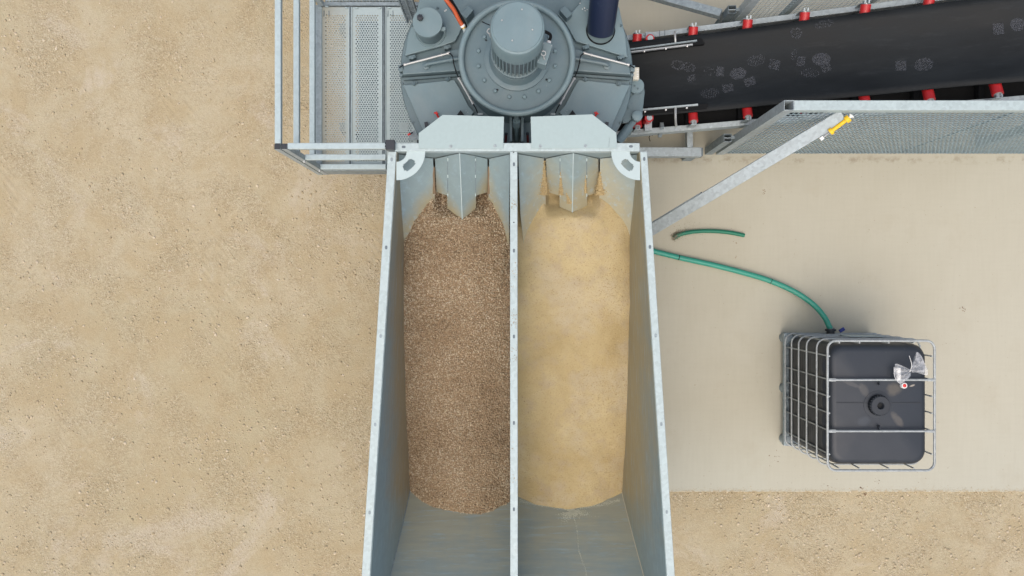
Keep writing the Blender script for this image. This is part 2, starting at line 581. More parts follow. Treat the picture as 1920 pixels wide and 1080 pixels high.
def mk_tank():
    k = NT('black_tank_polyethylene')
    x, y, z = k.xyz()
    c = k.mix(k.noise(4, 4), (0.022,0.028,0.037), (0.030,0.037,0.047))
    def patch(cx, cy, rx, ry, rot, col, amt):
        nonlocal c
        ca, sa = math.cos(rot), math.sin(rot)
        dx = k.math('SUBTRACT', x, cx); dy = k.math('SUBTRACT', y, cy)
        u = k.math('ADD', k.math('MULTIPLY', dx, ca/rx), k.math('MULTIPLY', dy, sa/rx))
        v = k.math('ADD', k.math('MULTIPLY', dx, -sa/ry), k.math('MULTIPLY', dy, ca/ry))
        r2 = k.math('ADD', k.math('MULTIPLY', u, u), k.math('MULTIPLY', v, v))
        r2 = k.math('ADD', r2, k.math('MULTIPLY', k.math('SUBTRACT', k.noise(14, 5, 0.7), 0.5), 1.5))
        top = k.math('GREATER_THAN', z, 1.02)
        f = k.math('MULTIPLY', k.math('MULTIPLY', k.ramp(r2, [(0.25, 1.0), (1.25, 0.0)]), amt), top)
        c = k.mix(f, c, col)
    o = Vector((3.346, -1.067, 0))
    for (px, py, rx, ry, rot, col, amt) in (
        (1619, 731, 0.045, 0.075, 0.5, (0.16,0.15,0.13), 0.28), (1596, 720, 0.10, 0.022, -0.35, (0.15,0.145,0.14), 0.25),
        (1675, 730, 0.080, 0.068, 0.2, (0.17,0.145,0.11), 0.42), (1682, 787, 0.095, 0.040, -0.9, (0.18,0.16,0.135), 0.38),
        (1620, 790, 0.07, 0.05, 0.3, (0.07,0.085,0.105), 0.3), (1710, 723, 0.03, 0.010, 0.3, (0.4,0.36,0.3), 0.8)):
        p = P(px, py, 1.11) - o
        patch(p.x, p.y, rx, ry, rot, col, amt)
    sp = k.ramp(k.noise(70, 3, 0.6), [(0.74, 0.0), (0.78, 0.8)])
    c = k.mix(sp, c, (0.30,0.28,0.24))
    k.color(c)
    return k.set(k.ramp(k.noise(6, 3), [(0.3, 0.42), (0.7, 0.55)]), 0, 0.45)
M['tank'] = mk_tank()

def mk_green(name, c):
    k = NT(name)
    s = k.noise(18, 4, 0.6)
    k.color(k.mix(s, tuple(v*0.86 for v in c), tuple(v*1.12 for v in c)))
    return k.set(0.38, 0, 0.45)
M['green'] = mk_green('green_hose_pvc', (0.035,0.285,0.205))
M['green_dark'] = mk_green('dark_green_hose_pvc', (0.010,0.165,0.095))

def mk_film():
    k = NT('clear_plastic_film')
    k.color((0.80,0.82,0.84))
    k.b.inputs["Roughness"].default_value = 0.25
    k.l(k.ramp(k.noise(30, 4, 0.7, stretch=(1,1,1)), [(0.35, 0.22), (0.7, 0.62)]), k.b.inputs["Alpha"])
    return k.m
M['film'] = mk_film()

def mk_plank():
    k = NT('dusty_perforated_plate')
    d = k.noise(2.4, 5, 0.65, dist=0.5)
    x, y, z = k.xyz()
    w = k.n.new("ShaderNodeMapRange")
    w.inputs[1].default_value = 0.45; w.inputs[2].default_value = 0.0
    k.l(x, w.inputs[0])
    f = k.ramp(k.math('ADD', k.math('MULTIPLY', w.outputs[0], 0.75), k.math('MULTIPLY', k.math('SUBTRACT', d, 0.5), 1.1)), [(0.1, 0.0), (0.75, 0.8)])
    c = k.mix(k.noise(22, 4), (0.335,0.410,0.415), (0.42,0.495,0.495))
    k.color(k.mix(f, c, (0.355,0.335,0.265)))
    return k.set(0.55, 0.15, 0.4)
M['plank'] = mk_plank()

# ------------------------------------------------------------------ ground and slab
SLAB_X0, SLAB_Y0, SLAB_Y1 = 0.55, -2.178, 9.0
GZ = -0.035
g = MB()
S = 400.0
g.add([(-S,-S,GZ),(S,-S,GZ),(S,S,GZ),(-S,S,GZ)], [(0,1,2,3)])
tag(g.build('ground', M['ground']), kind='structure')
sb = MB().box((SLAB_X0, SLAB_Y0, -0.20), (14.0, SLAB_Y1, 0.0))
tag(sb.build('concrete_slab', M['slab'], bevel=0.006), kind='structure')

OCT = np.array([(1,0,0),(-1,0,0),(0,1,0),(0,-1,0),(0,0,1),(0,0,-1)], float)
OCTF = np.array([(0,2,4),(2,1,4),(1,3,4),(3,0,4),(2,0,5),(1,2,5),(3,1,5),(0,3,5)])
_ph = (1+5**0.5)/2
ICO = np.array([(-1,_ph,0),(1,_ph,0),(-1,-_ph,0),(1,-_ph,0),(0,-1,_ph),(0,1,_ph),(0,-1,-_ph),(0,1,-_ph),(_ph,0,-1),(_ph,0,1),(-_ph,0,-1),(-_ph,0,1)], float)
ICO /= np.linalg.norm(ICO[0])
ICOF = np.array([(0,11,5),(0,5,1),(0,1,7),(0,7,10),(0,10,11),(1,5,9),(5,11,4),(11,10,2),(10,7,6),(7,1,8),(3,9,4),(3,4,2),(3,2,6),(3,6,8),(3,8,9),(4,9,5),(2,4,11),(6,2,10),(8,6,7),(9,8,1)])

def scatter(name, pts, rad, mat, base=OCT, bf=OCTF, flat=(0.45, 0.85), tint=None, jit=0.28):
    """many small irregular stones as one mesh; pts (n,3), rad (n,)"""
    n = len(pts)
    nv, nf = len(base), len(bf)
    v = np.repeat(base[None], n, 0)
    v = v + nr.normal(0, jit, v.shape)*0.6
    sc3 = np.stack([nr.uniform(0.75, 1.35, n), nr.uniform(0.7, 1.1, n), nr.uniform(flat[0], flat[1], n)], 1)
    v = v*sc3[:, None, :]
    a = nr.uniform(0, 2*np.pi, n)
    tl = nr.normal(0, 0.35 if flat[1] > 0.62 else 0.16, n)
    ca, sa, ct, st = np.cos(a), np.sin(a), np.cos(tl), np.sin(tl)
    x, y, z = v[..., 0], v[..., 1], v[..., 2]
    y2 = y*ct[:, None]-z*st[:, None]; z2 = y*st[:, None]+z*ct[:, None]
    x3 = x*ca[:, None]-y2*sa[:, None]; y3 = x*sa[:, None]+y2*ca[:, None]
    v = np.stack([x3, y3, z2], -1)*np.asarray(rad)[:, None, None]+np.asarray(pts)[:, None, :]
    fi = (bf[None]+(np.arange(n)*nv)[:, None, None]).reshape(-1)
    me = bpy.data.meshes.new(name)
    me.vertices.add(n*nv); me.vertices.foreach_set('co', v.reshape(-1).astype(np.float32))
    me.loops.add(n*nf*3); me.loops.foreach_set('vertex_index', fi.astype(np.int32))
    me.polygons.add(n*nf)
    me.polygons.foreach_set('loop_start', (np.arange(n*nf)*3).astype(np.int32))
    me.update(calc_edges=True)
    me.validate()
    at = me.attributes.new('tint', 'FLOAT', 'POINT')
    if tint is None: tint = nr.uniform(0, 1, n)
    at.data.foreach_set('value', np.repeat(tint, nv).astype(np.float32))
    me.materials.append(mat)
    o = bpy.data.objects.new(name, me)
    COL.objects.link(o)
    return o

def nz(x, y, s, seed=0.0):
    return mnoise.noise(Vector((x*s+seed, y*s-seed*0.7, seed)))

pts, rad = [], []
tries = 0
while len(pts) < 30000 and tries < 260000:
    tries += 1
    if rnd.random() < 0.72: x, y = rnd.uniform(-6.3, -0.75), rnd.uniform(-3.7, 3.7)
    else: x, y = rnd.uniform(0.6, 6.3), rnd.uniform(-3.6, -2.18)
    dens = 0.42 + 0.85*nz(x, y, 1.3, 3.1) + 0.5*nz(x, y, 4.0, 7.7)
    near = max(0.0, 1.0-abs(x+1.55)/0.5)*0.5
    if y < -2.17 and x > 0.5: near = max(near, max(0.0, 1-abs(y+2.25)/0.2)*0.35)
    if rnd.random() > dens+near: continue
    r = 0.0034*math.exp(rnd.expovariate(1.0)*0.46)
    r = min(r, 0.017)
    pts.append((x, y, GZ+r*0.10)); rad.append(r)
for i in range(900):
    pts.append((rnd.uniform(1.2, 6.2), SLAB_Y0+0.006+abs(rnd.gauss(0, 0.022)), 0.001)); rad.append(rnd.uniform(0.0014, 0.0042))
o = scatter('loose_stones', np.array(pts), np.array(rad), M['stone'], ICO, ICOF, (0.32, 0.6), np.clip(nr.beta(3.2, 1.9, len(pts)), 0, 1), 0.16)
o.data.polygons.foreach_set('use_smooth', np.ones(len(o.data.polygons), dtype=bool))
tag(o, 'loose crushed limestone chips strewn over the tan yard', 'gravel', kind='stuff')

# ------------------------------------------------------------------ feed hopper
RZ = 2.2
hop = thing('feed_hopper', 'big open galvanised two-bay feed hopper holding gravel and sand', 'hopper', (0.045, -0.9, 0))
PR = lambda px, py: P(px, py, RZ)
# rim rails (top faces at RZ)
def rim(name, a, b, c, d):
    pts = [PR(*q) for q in (a, b, c, d)]
    return MB().prism(pts, (0, 0, -0.075)).build(name, M['galv_bright'], hop, bevel=0.004)
def ext(p, q, y):   # continue the pixel line p-q to the row y
    t = (y-p[1])/(q[1]-p[1]); return (p[0]+(q[0]-p[0])*t, y)
YB = 1262
lo0, lo1 = (727.5, 284), (678, 1080)
li0, li1 = (743, 284), (693.5, 1080)
ri0, ri1 = (1200.5, 284), (1250.5, 1080)
ro0, ro1 = (1213.5, 284), (1265.5, 1080)
rim('rim_rail', lo0, ext(lo0, lo1, YB), ext(li0, li1, YB), li0)
rim('rim_rail', ri0, ext(ri0, ri1, YB), ext(ro0, ro1, YB), ro0)
rim('rim_rail', (740, 268), (740, 283.6), (1199.5, 283.6), (1199.5, 268))
rim('rim_rail', ext(lo0, lo1, YB+1), ext(lo0, lo1, YB+18), ext(ro0, ro1, YB+18), ext(ro0, ro1, YB+1))
rim('divider_rail', (956.3, 284), (956.8, YB), (971.2, YB), (970.2, 284))
# bent lip under the left and right rails
def rx(li, y): return PR(*ext(li[0], li[1], y))
Yf = PR(0, 283.6).y
Yr = PR(0, YB).y
XBL, XBR, ZB = -0.905, 0.968, 0.9
def rimx(side, Y):
    p0, p1 = (PR(*li0), PR(*li1)) if side < 0 else (PR(*ri0), PR(*ri1))
    return lerp(p0.x, p1.x, (Y-p0.y)/(p1.y-p0.y))
def wallpt(side, Y, z):
    t = (RZ-0.01-z)/(RZ-0.01-ZB)
    xb = XBL if side < 0 else XBR
    return Vector((lerp(rimx(side, Y), xb, t), Y, z))
M['wall_left'] = m_stained('hopper_wall_left_sheet', 1.45, 2.15, (0.235,0.31,0.325), (0.325,0.275,0.180), streak=(1,0.25,3), rear=True)
M['wall_right'] = m_stained('hopper_wall_right_sheet', 1.45, 2.50, (0.235,0.305,0.31), (0.345,0.300,0.190), streak=(1,0.25,3), rear=True)
M['ramp_mat'] = m_stained('hopper_ramp_sheet', 1.15, 2.65, (0.20,0.300,0.340), (0.365,0.358,0.270), streak=(0.22,2.6,1), amount=0.92)
M['front_mat'] = m_stained('hopper_front_sheet', 1.2, 1.36, (0.27,0.345,0.355), (0.42,0.34,0.18), amount=0.9)
M['deflector'] = m_stained('deflector_sheet_left', 1.30, 1.45, (0.262,0.338,0.348), (0.36,0.305,0.175), amount=0.85)
M['deflector_dusty'] = m_stained('deflector_sheet_right', 1.30, 1.60, (0.280,0.352,0.352), (0.40,0.345,0.21), amount=0.8)
for side, mat in ((-1, 'wall_left'), (1, 'wall_right')):
    m = MB(); NY, NZ = 18, 8
    for i in range(NY+1):
        Y = lerp(Yf-0.002, Yr, i/NY)
        for j in range(NZ+1):
            z = lerp(RZ-0.012, ZB-0.2, j/NZ)
            m.v.append(wallpt(side, Y, z) + Vector((side*0.002, 0, 0)))
    for i in range(NY):
        for j in range(NZ):
            q = (i*(NZ+1)+j, (i+1)*(NZ+1)+j, (i+1)*(NZ+1)+j+1, i*(NZ+1)+j+1)
            m.f.append(q if side > 0 else q[::-1])
    m.build('side_wall', M[mat], hop, solid=0.006)
# front wall, floor, rear ramp, divider sheet
MB().box((rimx(-1, Yf)-0.01, Yf+0.003, 0.75), (rimx(1, Yf)+0.01, Yf+0.010, RZ-0.08)).build('front_wall', M['front_mat'], hop)
MB().box((XBL-0.02, -1.7, ZB-0.22), (XBR+0.02, Yf, ZB-0.21)).build('floor_plate', M['galv_dull'], hop)
mr = MB()
RY0, RZ0 = -1.87, 1.15
NR = 8
rp = []
for i in range(NR+1):
    z = lerp(ZB-0.19, RZ-0.02, i/NR)
    Y = RY0-(z-RZ0)
    rp.append((wallpt(-1, Y, z), wallpt(1, Y, z)))
for a, b in rp:
    mr.v += [a+Vector((0.001,0,0)), lerp(a, b, 0.25), lerp(a, b, 0.5), lerp(a, b, 0.75), b-Vector((0.001,0,0))]
for i in range(NR):
    for j in range(4):
        mr.f.append((i*5+j, i*5+j+1, (i+1)*5+j+1, (i+1)*5+j)[::-1])
mr.build('rear_ramp', M['ramp_mat'], hop, solid=0.006)
# weld seams where the ramp meets the side walls
for side in (-1, 1):
    pts_ = []
    for i in range(NR+1):
        z = lerp(1.12, RZ-0.02, i/NR)
        pts_.append(wallpt(side, RY0-(z-RZ0), z)+Vector((-side*0.006, 0.004, 0.006)))
    MB().path(pts_, 0.0035, 6).build('weld_seam', m_plain('weld_dust', (0.50,0.47,0.35), 0.7) if side > 0 else M['galv_dull'], hop)
xd = PR(963.8, 0).x
MB().box((xd-0.012, Yr, ZB-0.2), (xd+0.012, Yf-0.002, RZ-0.078)).build('divider_wall', M['front_mat'], hop)
# folded deflector plates at the front of both bays
pebble_mask = {}
def deflector(c, lw, rw, yb, mat, tipy):
    """c: ridge column, lw/rw: columns where the plates meet left and right side, yb..: pixel rows"""
    vl, vr, sl, sr = c-49, c+54, c-22.5, c+29.5
    if c > 960: vl, vr, sl, sr = c-54, c+49, c-25, c+25
    Yw = Yf-0.004
    def top(px, py):      # point on the front wall plane
        d = Yw*F/(540-py)
        return Vector(((px-960)/F*d, Yw, H-d))
    tl, tvl, trg, tvr, tr = top(lw, 289), top(vl, 297.5), top(c, 287.5), top(vr, 298), top(rw, 289.5)
    tip = P(c+(5 if c < 960 else -2), tipy, 1.70)
    Am = plane_of(tl, tvl, P(lw+14, 440, 1.65))
    Bm = plane_of(tr, tvr, P(rw-(4 if c < 960 else 14), 440, 1.65))
    Nl = plane_of(tvl, trg, tip)
    Nr = plane_of(tvr, trg, tip)
    th = 0.005
    def plate(name, pts, pl):
        n = pl[0] if pl[0].z > 0 else -pl[0]
        MB().prism(pts, -n*th).build(name, mat, hop)
    g = 1.2
    plate('deflector_plate', [tl, top(vl-g, 297.3), on_plane(vl+2, 363, Am), on_plane(vl+3, 420, Am), on_plane(lw+12, 478, Am), on_plane(lw+4, 400, Am)], Am)
    plate('deflector_plate', [tr, top(vr+g, 297.8), on_plane(vr+0, 363, Bm), on_plane(vr-2, 420, Bm), on_plane(rw-(2 if c < 960 else 12), 478, Bm), on_plane(rw-2, 400, Bm)], Bm)
    e = tipy-23 if c < 960 else tipy-10
    plate('deflector_plate', [on_plane(vl+g+1.5, 298, Nl), on_plane(sl-0.5, 292.6, Nl), on_plane(sl-0.5, 367, Nl), on_plane(vl+5, 360, Nl)], Nl)
    plate('deflector_plate', [on_plane(vr-g-1.0, 298, Nr), on_plane(sr+0.5, 293, Nr), on_plane(sr+0.5, 367, Nr), on_plane(vr-1, 360, Nr)], Nr)
    plate('nose_plate', [on_plane(sl+0.3, 292.2, Nl), trg, tip, on_plane(sl-1, e, Nl)], Nl)
    plate('nose_plate', [on_plane(sr-0.3, 292.6, Nr), trg, tip, on_plane(sr+1, e, Nr)], Nr)
    up = Vector((0,0,0.003))
    MB().path([trg+up, tip+up], 0.0042, 6).build('ridge_seam', M['gusset'], hop)
    for s_, pl in ((sl, Nl), (sr, Nr)):
        for y in (297, 328, 363):
            p = on_plane(s_, y, pl)
            q = on_plane(s_+0.3, y+5, pl)
            MB().path([p+up, q+up], 0.0045, 6).build('weld_bead', M['gusset'], hop)
        MB().bar(on_plane(s_, 303, pl)+Vector((0,0,0.001)), on_plane(s_+0.2, 360, pl)+Vector((0,0,0.001)), 0.004, 0.003).build('seam_line', M['galv_dark'], hop)
    return vl, vr, sl, sr, Am, Bm, Nl, Nr
D1 = deflector(862, 743.5, 956, 0, M['deflector'], 413)
D2 = deflector(1075, 972, 1200, 0, M['deflector_dusty'], 398)
# perforated corner gussets
def gusset(cx, sgn):
    cy = 283.8
    r0, r1, n = 19.5, 54.0, 20
    m = MB()
    zt = RZ-0.006
    inner = [(cx+sgn*r0*math.sin(t), cy+r0*math.cos(t)) for t in [math.pi/2*i/n for i in range(n+1)]]
    outer = [(cx+sgn*r1*math.sin(t), cy+r1*math.cos(t)) for t in [math.pi/2*i/n for i in range(n+1)]]
    # ring sector with a rounded window in it: build radial strips, leave out the window
    def rad_at(i, k): 
        t = math.pi/2*i/n
        return (cx+sgn*k*math.sin(t), cy+k*math.cos(t))
    for i in range(n):
        tm = (i+0.5)/n
        w = 5 <= i < 14
        segs = [(r0, r1)] if not w else [(r0, 27.5 if 6 <= i < 13 else 30.0), (42.5 if 6 <= i < 13 else 39.5, r1)]
        for a, b in segs:
            q = [rad_at(i, a), rad_at(i+1, a), rad_at(i+1, b), rad_at(i, b)]
            m.prism([P(x, y, zt) for x, y in q], (0, 0, -0.008))
    m.build('corner_gusset', M['gusset'], hop)
gusset(743.2, 1)
gusset(1200.2, -1)
# pale cover shields bolted on the front rail
def shield(pts, bolts):
    m = MB().prism([P(x, y, RZ+0.004) for x, y in pts], (0, 0, 0.005))
    s = m.build('cover_shield', M['shield'], hop, bevel=0.0015)
    for bx, by in bolts:
        b = MB().lathe(P(bx, by, RZ+0.009), [(0.0001, 0.007), (0.007, 0.007), (0.009, 0.0)], 6)
        b.lathe(P(bx, by, RZ+0.009), [(0.009, 0.002), (0.0135, 0.0015), (0.0135, 0.0)], 14)
        b.build('bolt', M['galv'], s)
shield([(785.5, 278.5), (785, 250), (830, 215.5), (945, 219), (943.5, 279)], [(845, 274.5), (928, 273.5)])
shield([(996.5, 278.5), (995, 219), (1110.5, 214.5), (1155.5, 249), (1157, 278)], [(1013, 274), (1097.5, 273.5)])
MB().bar(P(1143, 258, RZ+0.011), P(1141.5, 276, RZ+0.011), 0.002, 0.002).build('shield_seam', M['galv_dull'], hop)
# flat ovals laid on the rim, coloured as the shade in oblong slots
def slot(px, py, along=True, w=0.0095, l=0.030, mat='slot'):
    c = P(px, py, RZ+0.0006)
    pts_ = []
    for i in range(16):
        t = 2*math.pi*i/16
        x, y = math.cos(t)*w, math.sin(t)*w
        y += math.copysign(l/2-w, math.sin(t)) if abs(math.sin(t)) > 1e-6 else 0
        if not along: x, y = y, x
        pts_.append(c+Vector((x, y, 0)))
    MB().prism(pts_, (0, 0, 0.0006)).build('slot_shade', M[mat], hop)
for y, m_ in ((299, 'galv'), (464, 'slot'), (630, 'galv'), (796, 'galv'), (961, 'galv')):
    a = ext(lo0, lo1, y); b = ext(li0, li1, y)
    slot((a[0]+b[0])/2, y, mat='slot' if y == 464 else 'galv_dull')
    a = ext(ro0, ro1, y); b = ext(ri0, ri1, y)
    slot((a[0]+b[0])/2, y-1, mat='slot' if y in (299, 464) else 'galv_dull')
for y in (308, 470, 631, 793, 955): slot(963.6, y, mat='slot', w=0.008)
slot(757, 275.5, False); slot(1183, 274.5, False)
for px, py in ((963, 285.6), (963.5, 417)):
    MB().lathe(P(px, py, RZ+0.001), [(0.0001, 0.0), (0.005, 0.0)], 10).build('pin_hole_shade', M['dark'], hop)  # flat discs painted with the darkness of pin holes
# end-capped corner post on the left
po = MB().bar(P(731, 271.3, 0.02), P(731, 271.3, 0.02)+Vector((0,0,RZ+0.01)), 0.066, 0.066).build('corner_post', M['galv'], hop)
po.location.x += 0; 
c0 = P(731.2, 271.2, RZ+0.06)
cap = MB().box((c0.x-0.034, c0.y-0.037, RZ+0.02), (c0.x+0.034, c0.y+0.037, RZ+0.06))
for dy in (-0.018, 0.006): cap.box((c0.x-0.039, c0.y+dy, RZ+0.022), (c0.x-0.034, c0.y+dy+0.014, RZ+0.056))
cap.build('end_cap', M['black_plastic'], hop, bevel=0.004)
pp = po; pp.data.transform(Matrix.Translation((c0.x-P(731, 271.3, 0.02).x, c0.y-P(731, 271.3, 0.02).y, 0)))
for (x, y) in ((0.9, 0.9), (-0.8, -2.0), (0.9, -2.0), (-0.8, 0.85)):
    MB().bar((x, y, GZ), (x, y, ZB-0.22), 0.1, 0.1).build('leg', M['galv'], hop)

# ---- material in the bays
def heap_z(x, y, xa, xb, crown, seed):
    t = (x-(xa+xb)/2)/((xb-xa)/2)
    yy = min(y, 0.52)
    z = 1.685+0.2236*(yy-0.5)
    front = min(1, max(0, (y+0.1)/0.4))
    rear = min(1, max(0, (-1.0-y)/0.8))
    z -= front*(0.085*t**4) - 0.02*front
    ga, gb = (-0.655, -0.185) if seed < 6 else (0.265, 0.73)
    within = min(1, max(0, (x-ga)/0.05))*min(1, max(0, (gb-x)/0.05))
    z -= 0.02*min(1, max(0, (y-0.70)/0.08))
    z -= (0.13 if seed < 6 else 0.10)*within*min(1, max(0, (y-0.585)/0.12))
    z += (0.125 if seed < 6 else 0.075)*rear*(1-t*t) + (0.05*rear*t if seed < 6 else -0.012*rear*t)
    z += crown*(1-t*t)*(0.35+0.65*min(1, max(0, (0.6-y)/1.2))) - 0.015
    z += 0.030*nz(x, y, 2.2, seed)+0.016*nz(x, y, 6, seed+2)+0.006*nz(x, y, 17, seed+4)
    return z
def heap(name, xa, xb, crown, seed, mat, ny=130, nx=50):
    m = MB()
    for i in range(ny+1):
        y = lerp(0.92, -2.24, i/ny)
        for j in range(nx+1):
            x = lerp(xa, xb, j/nx)
            m.v.append(Vector((x, y, heap_z(x, y, xa, xb, crown, seed))))
    for i in range(ny):
        for j in range(nx):
            a = i*(nx+1)+j
            m.f.append((a, a+nx+1, a+nx+2, a+1))
    base = len(m.v)
    return m
gx0, gx1 = -0.945, xd-0.012
sx0, sx1 = xd+0.012, 1.035
hm = heap('gravel_bed', gx0, gx1, 0.055, 4.2, M['gravelbed'])
gpile = hm.build('gravel_heap', M['gravelbed'], smooth=True, at=(-0.45, -0.6, 1.3))
tag(gpile, 'brown river gravel heaped in the left hopper bay', 'gravel', kind='stuff')
def inside(x, y, z):
    if x < 0 or True:
        if z < RZ0+(RY0-y): return False
    return True
pts, rad = [], []
rr = random.Random(3)
while len(pts) < 27000:
    y = rr.uniform(-2.24, 0.88); x = rr.uniform(-0.94, gx1)
    z = heap_z(x, y, gx0, gx1, 0.055, 4.2)
    if not inside(x, y, z+0.004): continue
    if x < wallpt(-1, y, z).x: continue
    r = rr.choice((0.0045, 0.0055, 0.0065, 0.008, 0.0065))*rr.uniform(0.85, 1.2)
    pts.append((x, y, z+rr.uniform(-0.001, 0.006))); rad.append(r)
pa = np.array(pts)
tint = nr.uniform(0, 1, len(pts))
tint = np.clip(tint*np.array([1-0.35*math.exp(-(((p[0]+0.43)/0.12)**2+((p[1]+1.72)/0.10)**2)) for p in pts])+np.array([0.38*math.exp(-(((p[0]+0.43)/0.12)**2+((p[1]+1.72)/0.10)**2)) for p in pts])+np.array([0.30*nz(p[0], p[1], 2.5, 9.0)+0.12*nz(p[0], p[1], 9, 5.0) for p in pts]), 0, 1)
po_ = scatter('gravel_pebbles', pa-np.array((-0.45, -0.6, 1.3)), np.array(rad), M['pebble'], tint=tint, flat=(0.6, 0.95))
po_.parent = gpile; po_['kind'] = 'stuff'
# dusty clod of fines on the gravel near its rear edge
hs = heap('sand', sx0, sx1, 0.05, 8.4, M['sand'])
spile = hs.build('sand_heap', M['sand'], smooth=True, at=(0.5, -0.6, 1.3))
tag(spile, 'yellow washed sand heaped in the right hopper bay', 'sand', kind='stuff')
pts, rad = [], []
while len(pts) < 5500:
    y = rr.uniform(-2.20, 0.80); x = rr.uniform(sx0, 1.03)
    z = heap_z(x, y, sx0, sx1, 0.05, 8.4)
    if not inside(x, y, z+0.004) or x > wallpt(1, y, z).x: continue
    t = (x-sx0)/(sx1-sx0)
    dens = 0.10+0.9*max(0, (t-0.45))**1.0*(1 if y < 0.2 else 0.3)+0.35*max(0, -y-1.2)+0.25*max(0, nz(x, y, 3, 2.0))
    if rr.random() > dens: continue
    r = rr.choice((0.003, 0.0036, 0.0042))*rr.uniform(0.8, 1.3)
    pts.append((x, y, z+r*0.05)); rad.append(r)
q = scatter('sand_clods', np.array(pts)-np.array((0.5, -0.6, 1.3)), np.array(rad), M['grain'], ICO, ICOF, (0.3, 0.55), None, 0.2)
q.parent = spile; q['kind'] = 'stuff'
# clumps of sand caught in the folds of the right-hand deflector, gravel in the left one
def lump(pts3, r, mat, name, parent, seed):
    m = MB()
    m.path(pts3, r, 10)
    for i, v in enumerate(m.v):
        v += Vector((nz(v.x, v.z, 40, seed), nz(v.y, v.x, 40, seed+1), nz(v.z, v.y, 40, seed+2)))*0.008
    o = m.build(name, mat, parent, smooth=True)
    o['kind'] = 'stuff'
    return o
vl, vr, sl, sr, Am, Bm, Nl, Nr = D2
pts, rad = [], []
def smear(col, pl, y0, y1, w0, w1, n, lean=0.0):
    for i in range(n):
        t = 1-abs(rr.gauss(0, 0.42))
        if t < 0: continue
        w = lerp(w0, w1, t**1.6)
        p = on_plane(col+lean*t+rr.gauss(0, w*0.5), lerp(y0, y1, t), pl)
        pts.append(tuple(p+Vector((0, 0, 0.002+rr.uniform(0, 0.006)*t)))); rad.append(rr.uniform(0.0025, 0.0055))
smear(vl, Am, 302, 366, 1.5, 8, 900, -1)
smear(vl+1, Nl, 320, 364, 1.5, 6, 500, 3)
smear(vr, Bm, 322, 366, 2.0, 9, 900, 1)
smear(vr-1, Nr, 328, 366, 2.0, 6, 600, -2)
smear(sl+1, Nl, 322, 366, 1.0, 4.5, 500, 1)
smear(sr-2, Nr, 330, 362, 1.0, 2.5, 260, 0)
smear(1062, Nl, 362, 382, 1.5, 5, 260, 6)
q = scatter('sand_clumps', np.array(pts)-np.array((0.5, -0.6, 1.3)), np.array(rad), M['grain'], ICO, ICOF, (0.4, 0.7), None, 0.2)
q.parent = spile; q['kind'] = 'stuff'
vl, vr, sl, sr, Am, Bm, Nl, Nr = D1
for v_, pl in ((vl+0.6, Am), (vr+0.6, Bm)):
    lump([on_plane(v_, y, pl)+Vector((0,0,-0.006)) for y in (312, 325, 340, 352, 362)], lambda t: 0.007+0.007*t, M['pebble'], 'gravel_clump', gpile, 5.0)
rpl = plane_of(Vector((0, RY0, RZ0)), Vector((1, RY0, RZ0)), Vector((0, RY0-1, RZ0+1)))
pts, rad = [], []
for i in range(2600):
    a = rr.uniform(0, 2*math.pi); d_ = abs(rr.gauss(0, 1))
    lob = 0.65+0.35*math.sin(3*a+1)+0.2*math.sin(7*a)
    x = 1073+math.cos(a)*d_*15*lob; y = 960+math.sin(a)*d_*9*lob
    pts.append(tuple(on_plane(x, y, rpl)+Vector((0, 0, 0.0015)))); rad.append(rr.uniform(0.0014, 0.0032))
for i in range(330):
    t = rr.random()**1.3
    pts.append(tuple(on_plane(1074+t*26+2.2*math.sin(t*9)+rr.gauss(0, 0.7), 965+t*125, rpl)+Vector((0, 0, 0.001)))); rad.append(rr.uniform(0.0010, 0.0020))
for i in range(1200):
    x = rr.uniform(974, 1162); t = (x-1068)/95
    pts.append(tuple(on_plane(x, 951-14*t*t+rr.gauss(0, 2.0), rpl)+Vector((0, 0, 0.001)))); rad.append(rr.uniform(0.0012, 0.0026))
q = scatter('sand_splash', np.array(pts)-np.array((0.5, -0.6, 1.3)), np.array(rad), m_plain('pale_splash', (0.60,0.60,0.47), 0.9, 0, 0.1), ICO, ICOF, (0.2, 0.3), None, 0.15)
q.parent = spile; q['kind'] = 'stuff'
# crumbs lying on the divider rail
pts, rad = [], []
for (py, sp, n) in ((384, 5, 26), (510, 14, 22), (540, 6, 8), (598, 12, 20), (605, 5, 16), (650, 14, 16), (672, 4, 10), (845, 8, 5), (900, 5, 7)):
    for i in range(n):
        p = P(rr.uniform(958.5, 969.5), rr.gauss(py, sp), RZ)
        pts.append((p.x, p.y, RZ+0.001)); rad.append(rr.uniform(0.002, 0.0045))
o = scatter('dirt_crumbs', np.array(pts), np.array(rad), M['pebble'], flat=(0.3, 0.6))
tag(o, 'brown gravel crumbs spilt along the middle rail of the hopper', 'dirt', kind='stuff')

# ------------------------------------------------------------------ pan mixer
LZ = 1.5
mc = Vector((0.039, 1.849, 0))
mix_ = thing('pan_mixer', 'round grey pan mixer with upright motor on its lid', 'mixer', (mc.x, mc.y, 0))
C0 = Vector((mc.x, mc.y, 0))
L = lambda px, py, dz=0.0: P(px, py, LZ+dz)
MB().lathe(C0, [(0.97, 0.80), (0.985, 0.82), (0.985, 1.44), (1.0, 1.445), (1.0, 1.485), (0.99, LZ), (0.0001, LZ)], 96).build('drum', M['paint'], mix_, smooth=True)
for a in (45, 135, 225, 315):
    t = math.radians(a)
    MB().bar((mc.x+math.cos(t)*0.8, mc.y+math.sin(t)*0.8, GZ), (mc.x+math.cos(t)*0.8, mc.y+math.sin(t)*0.8, 0.81), 0.12, 0.12).build('leg', M['paint'], mix_)
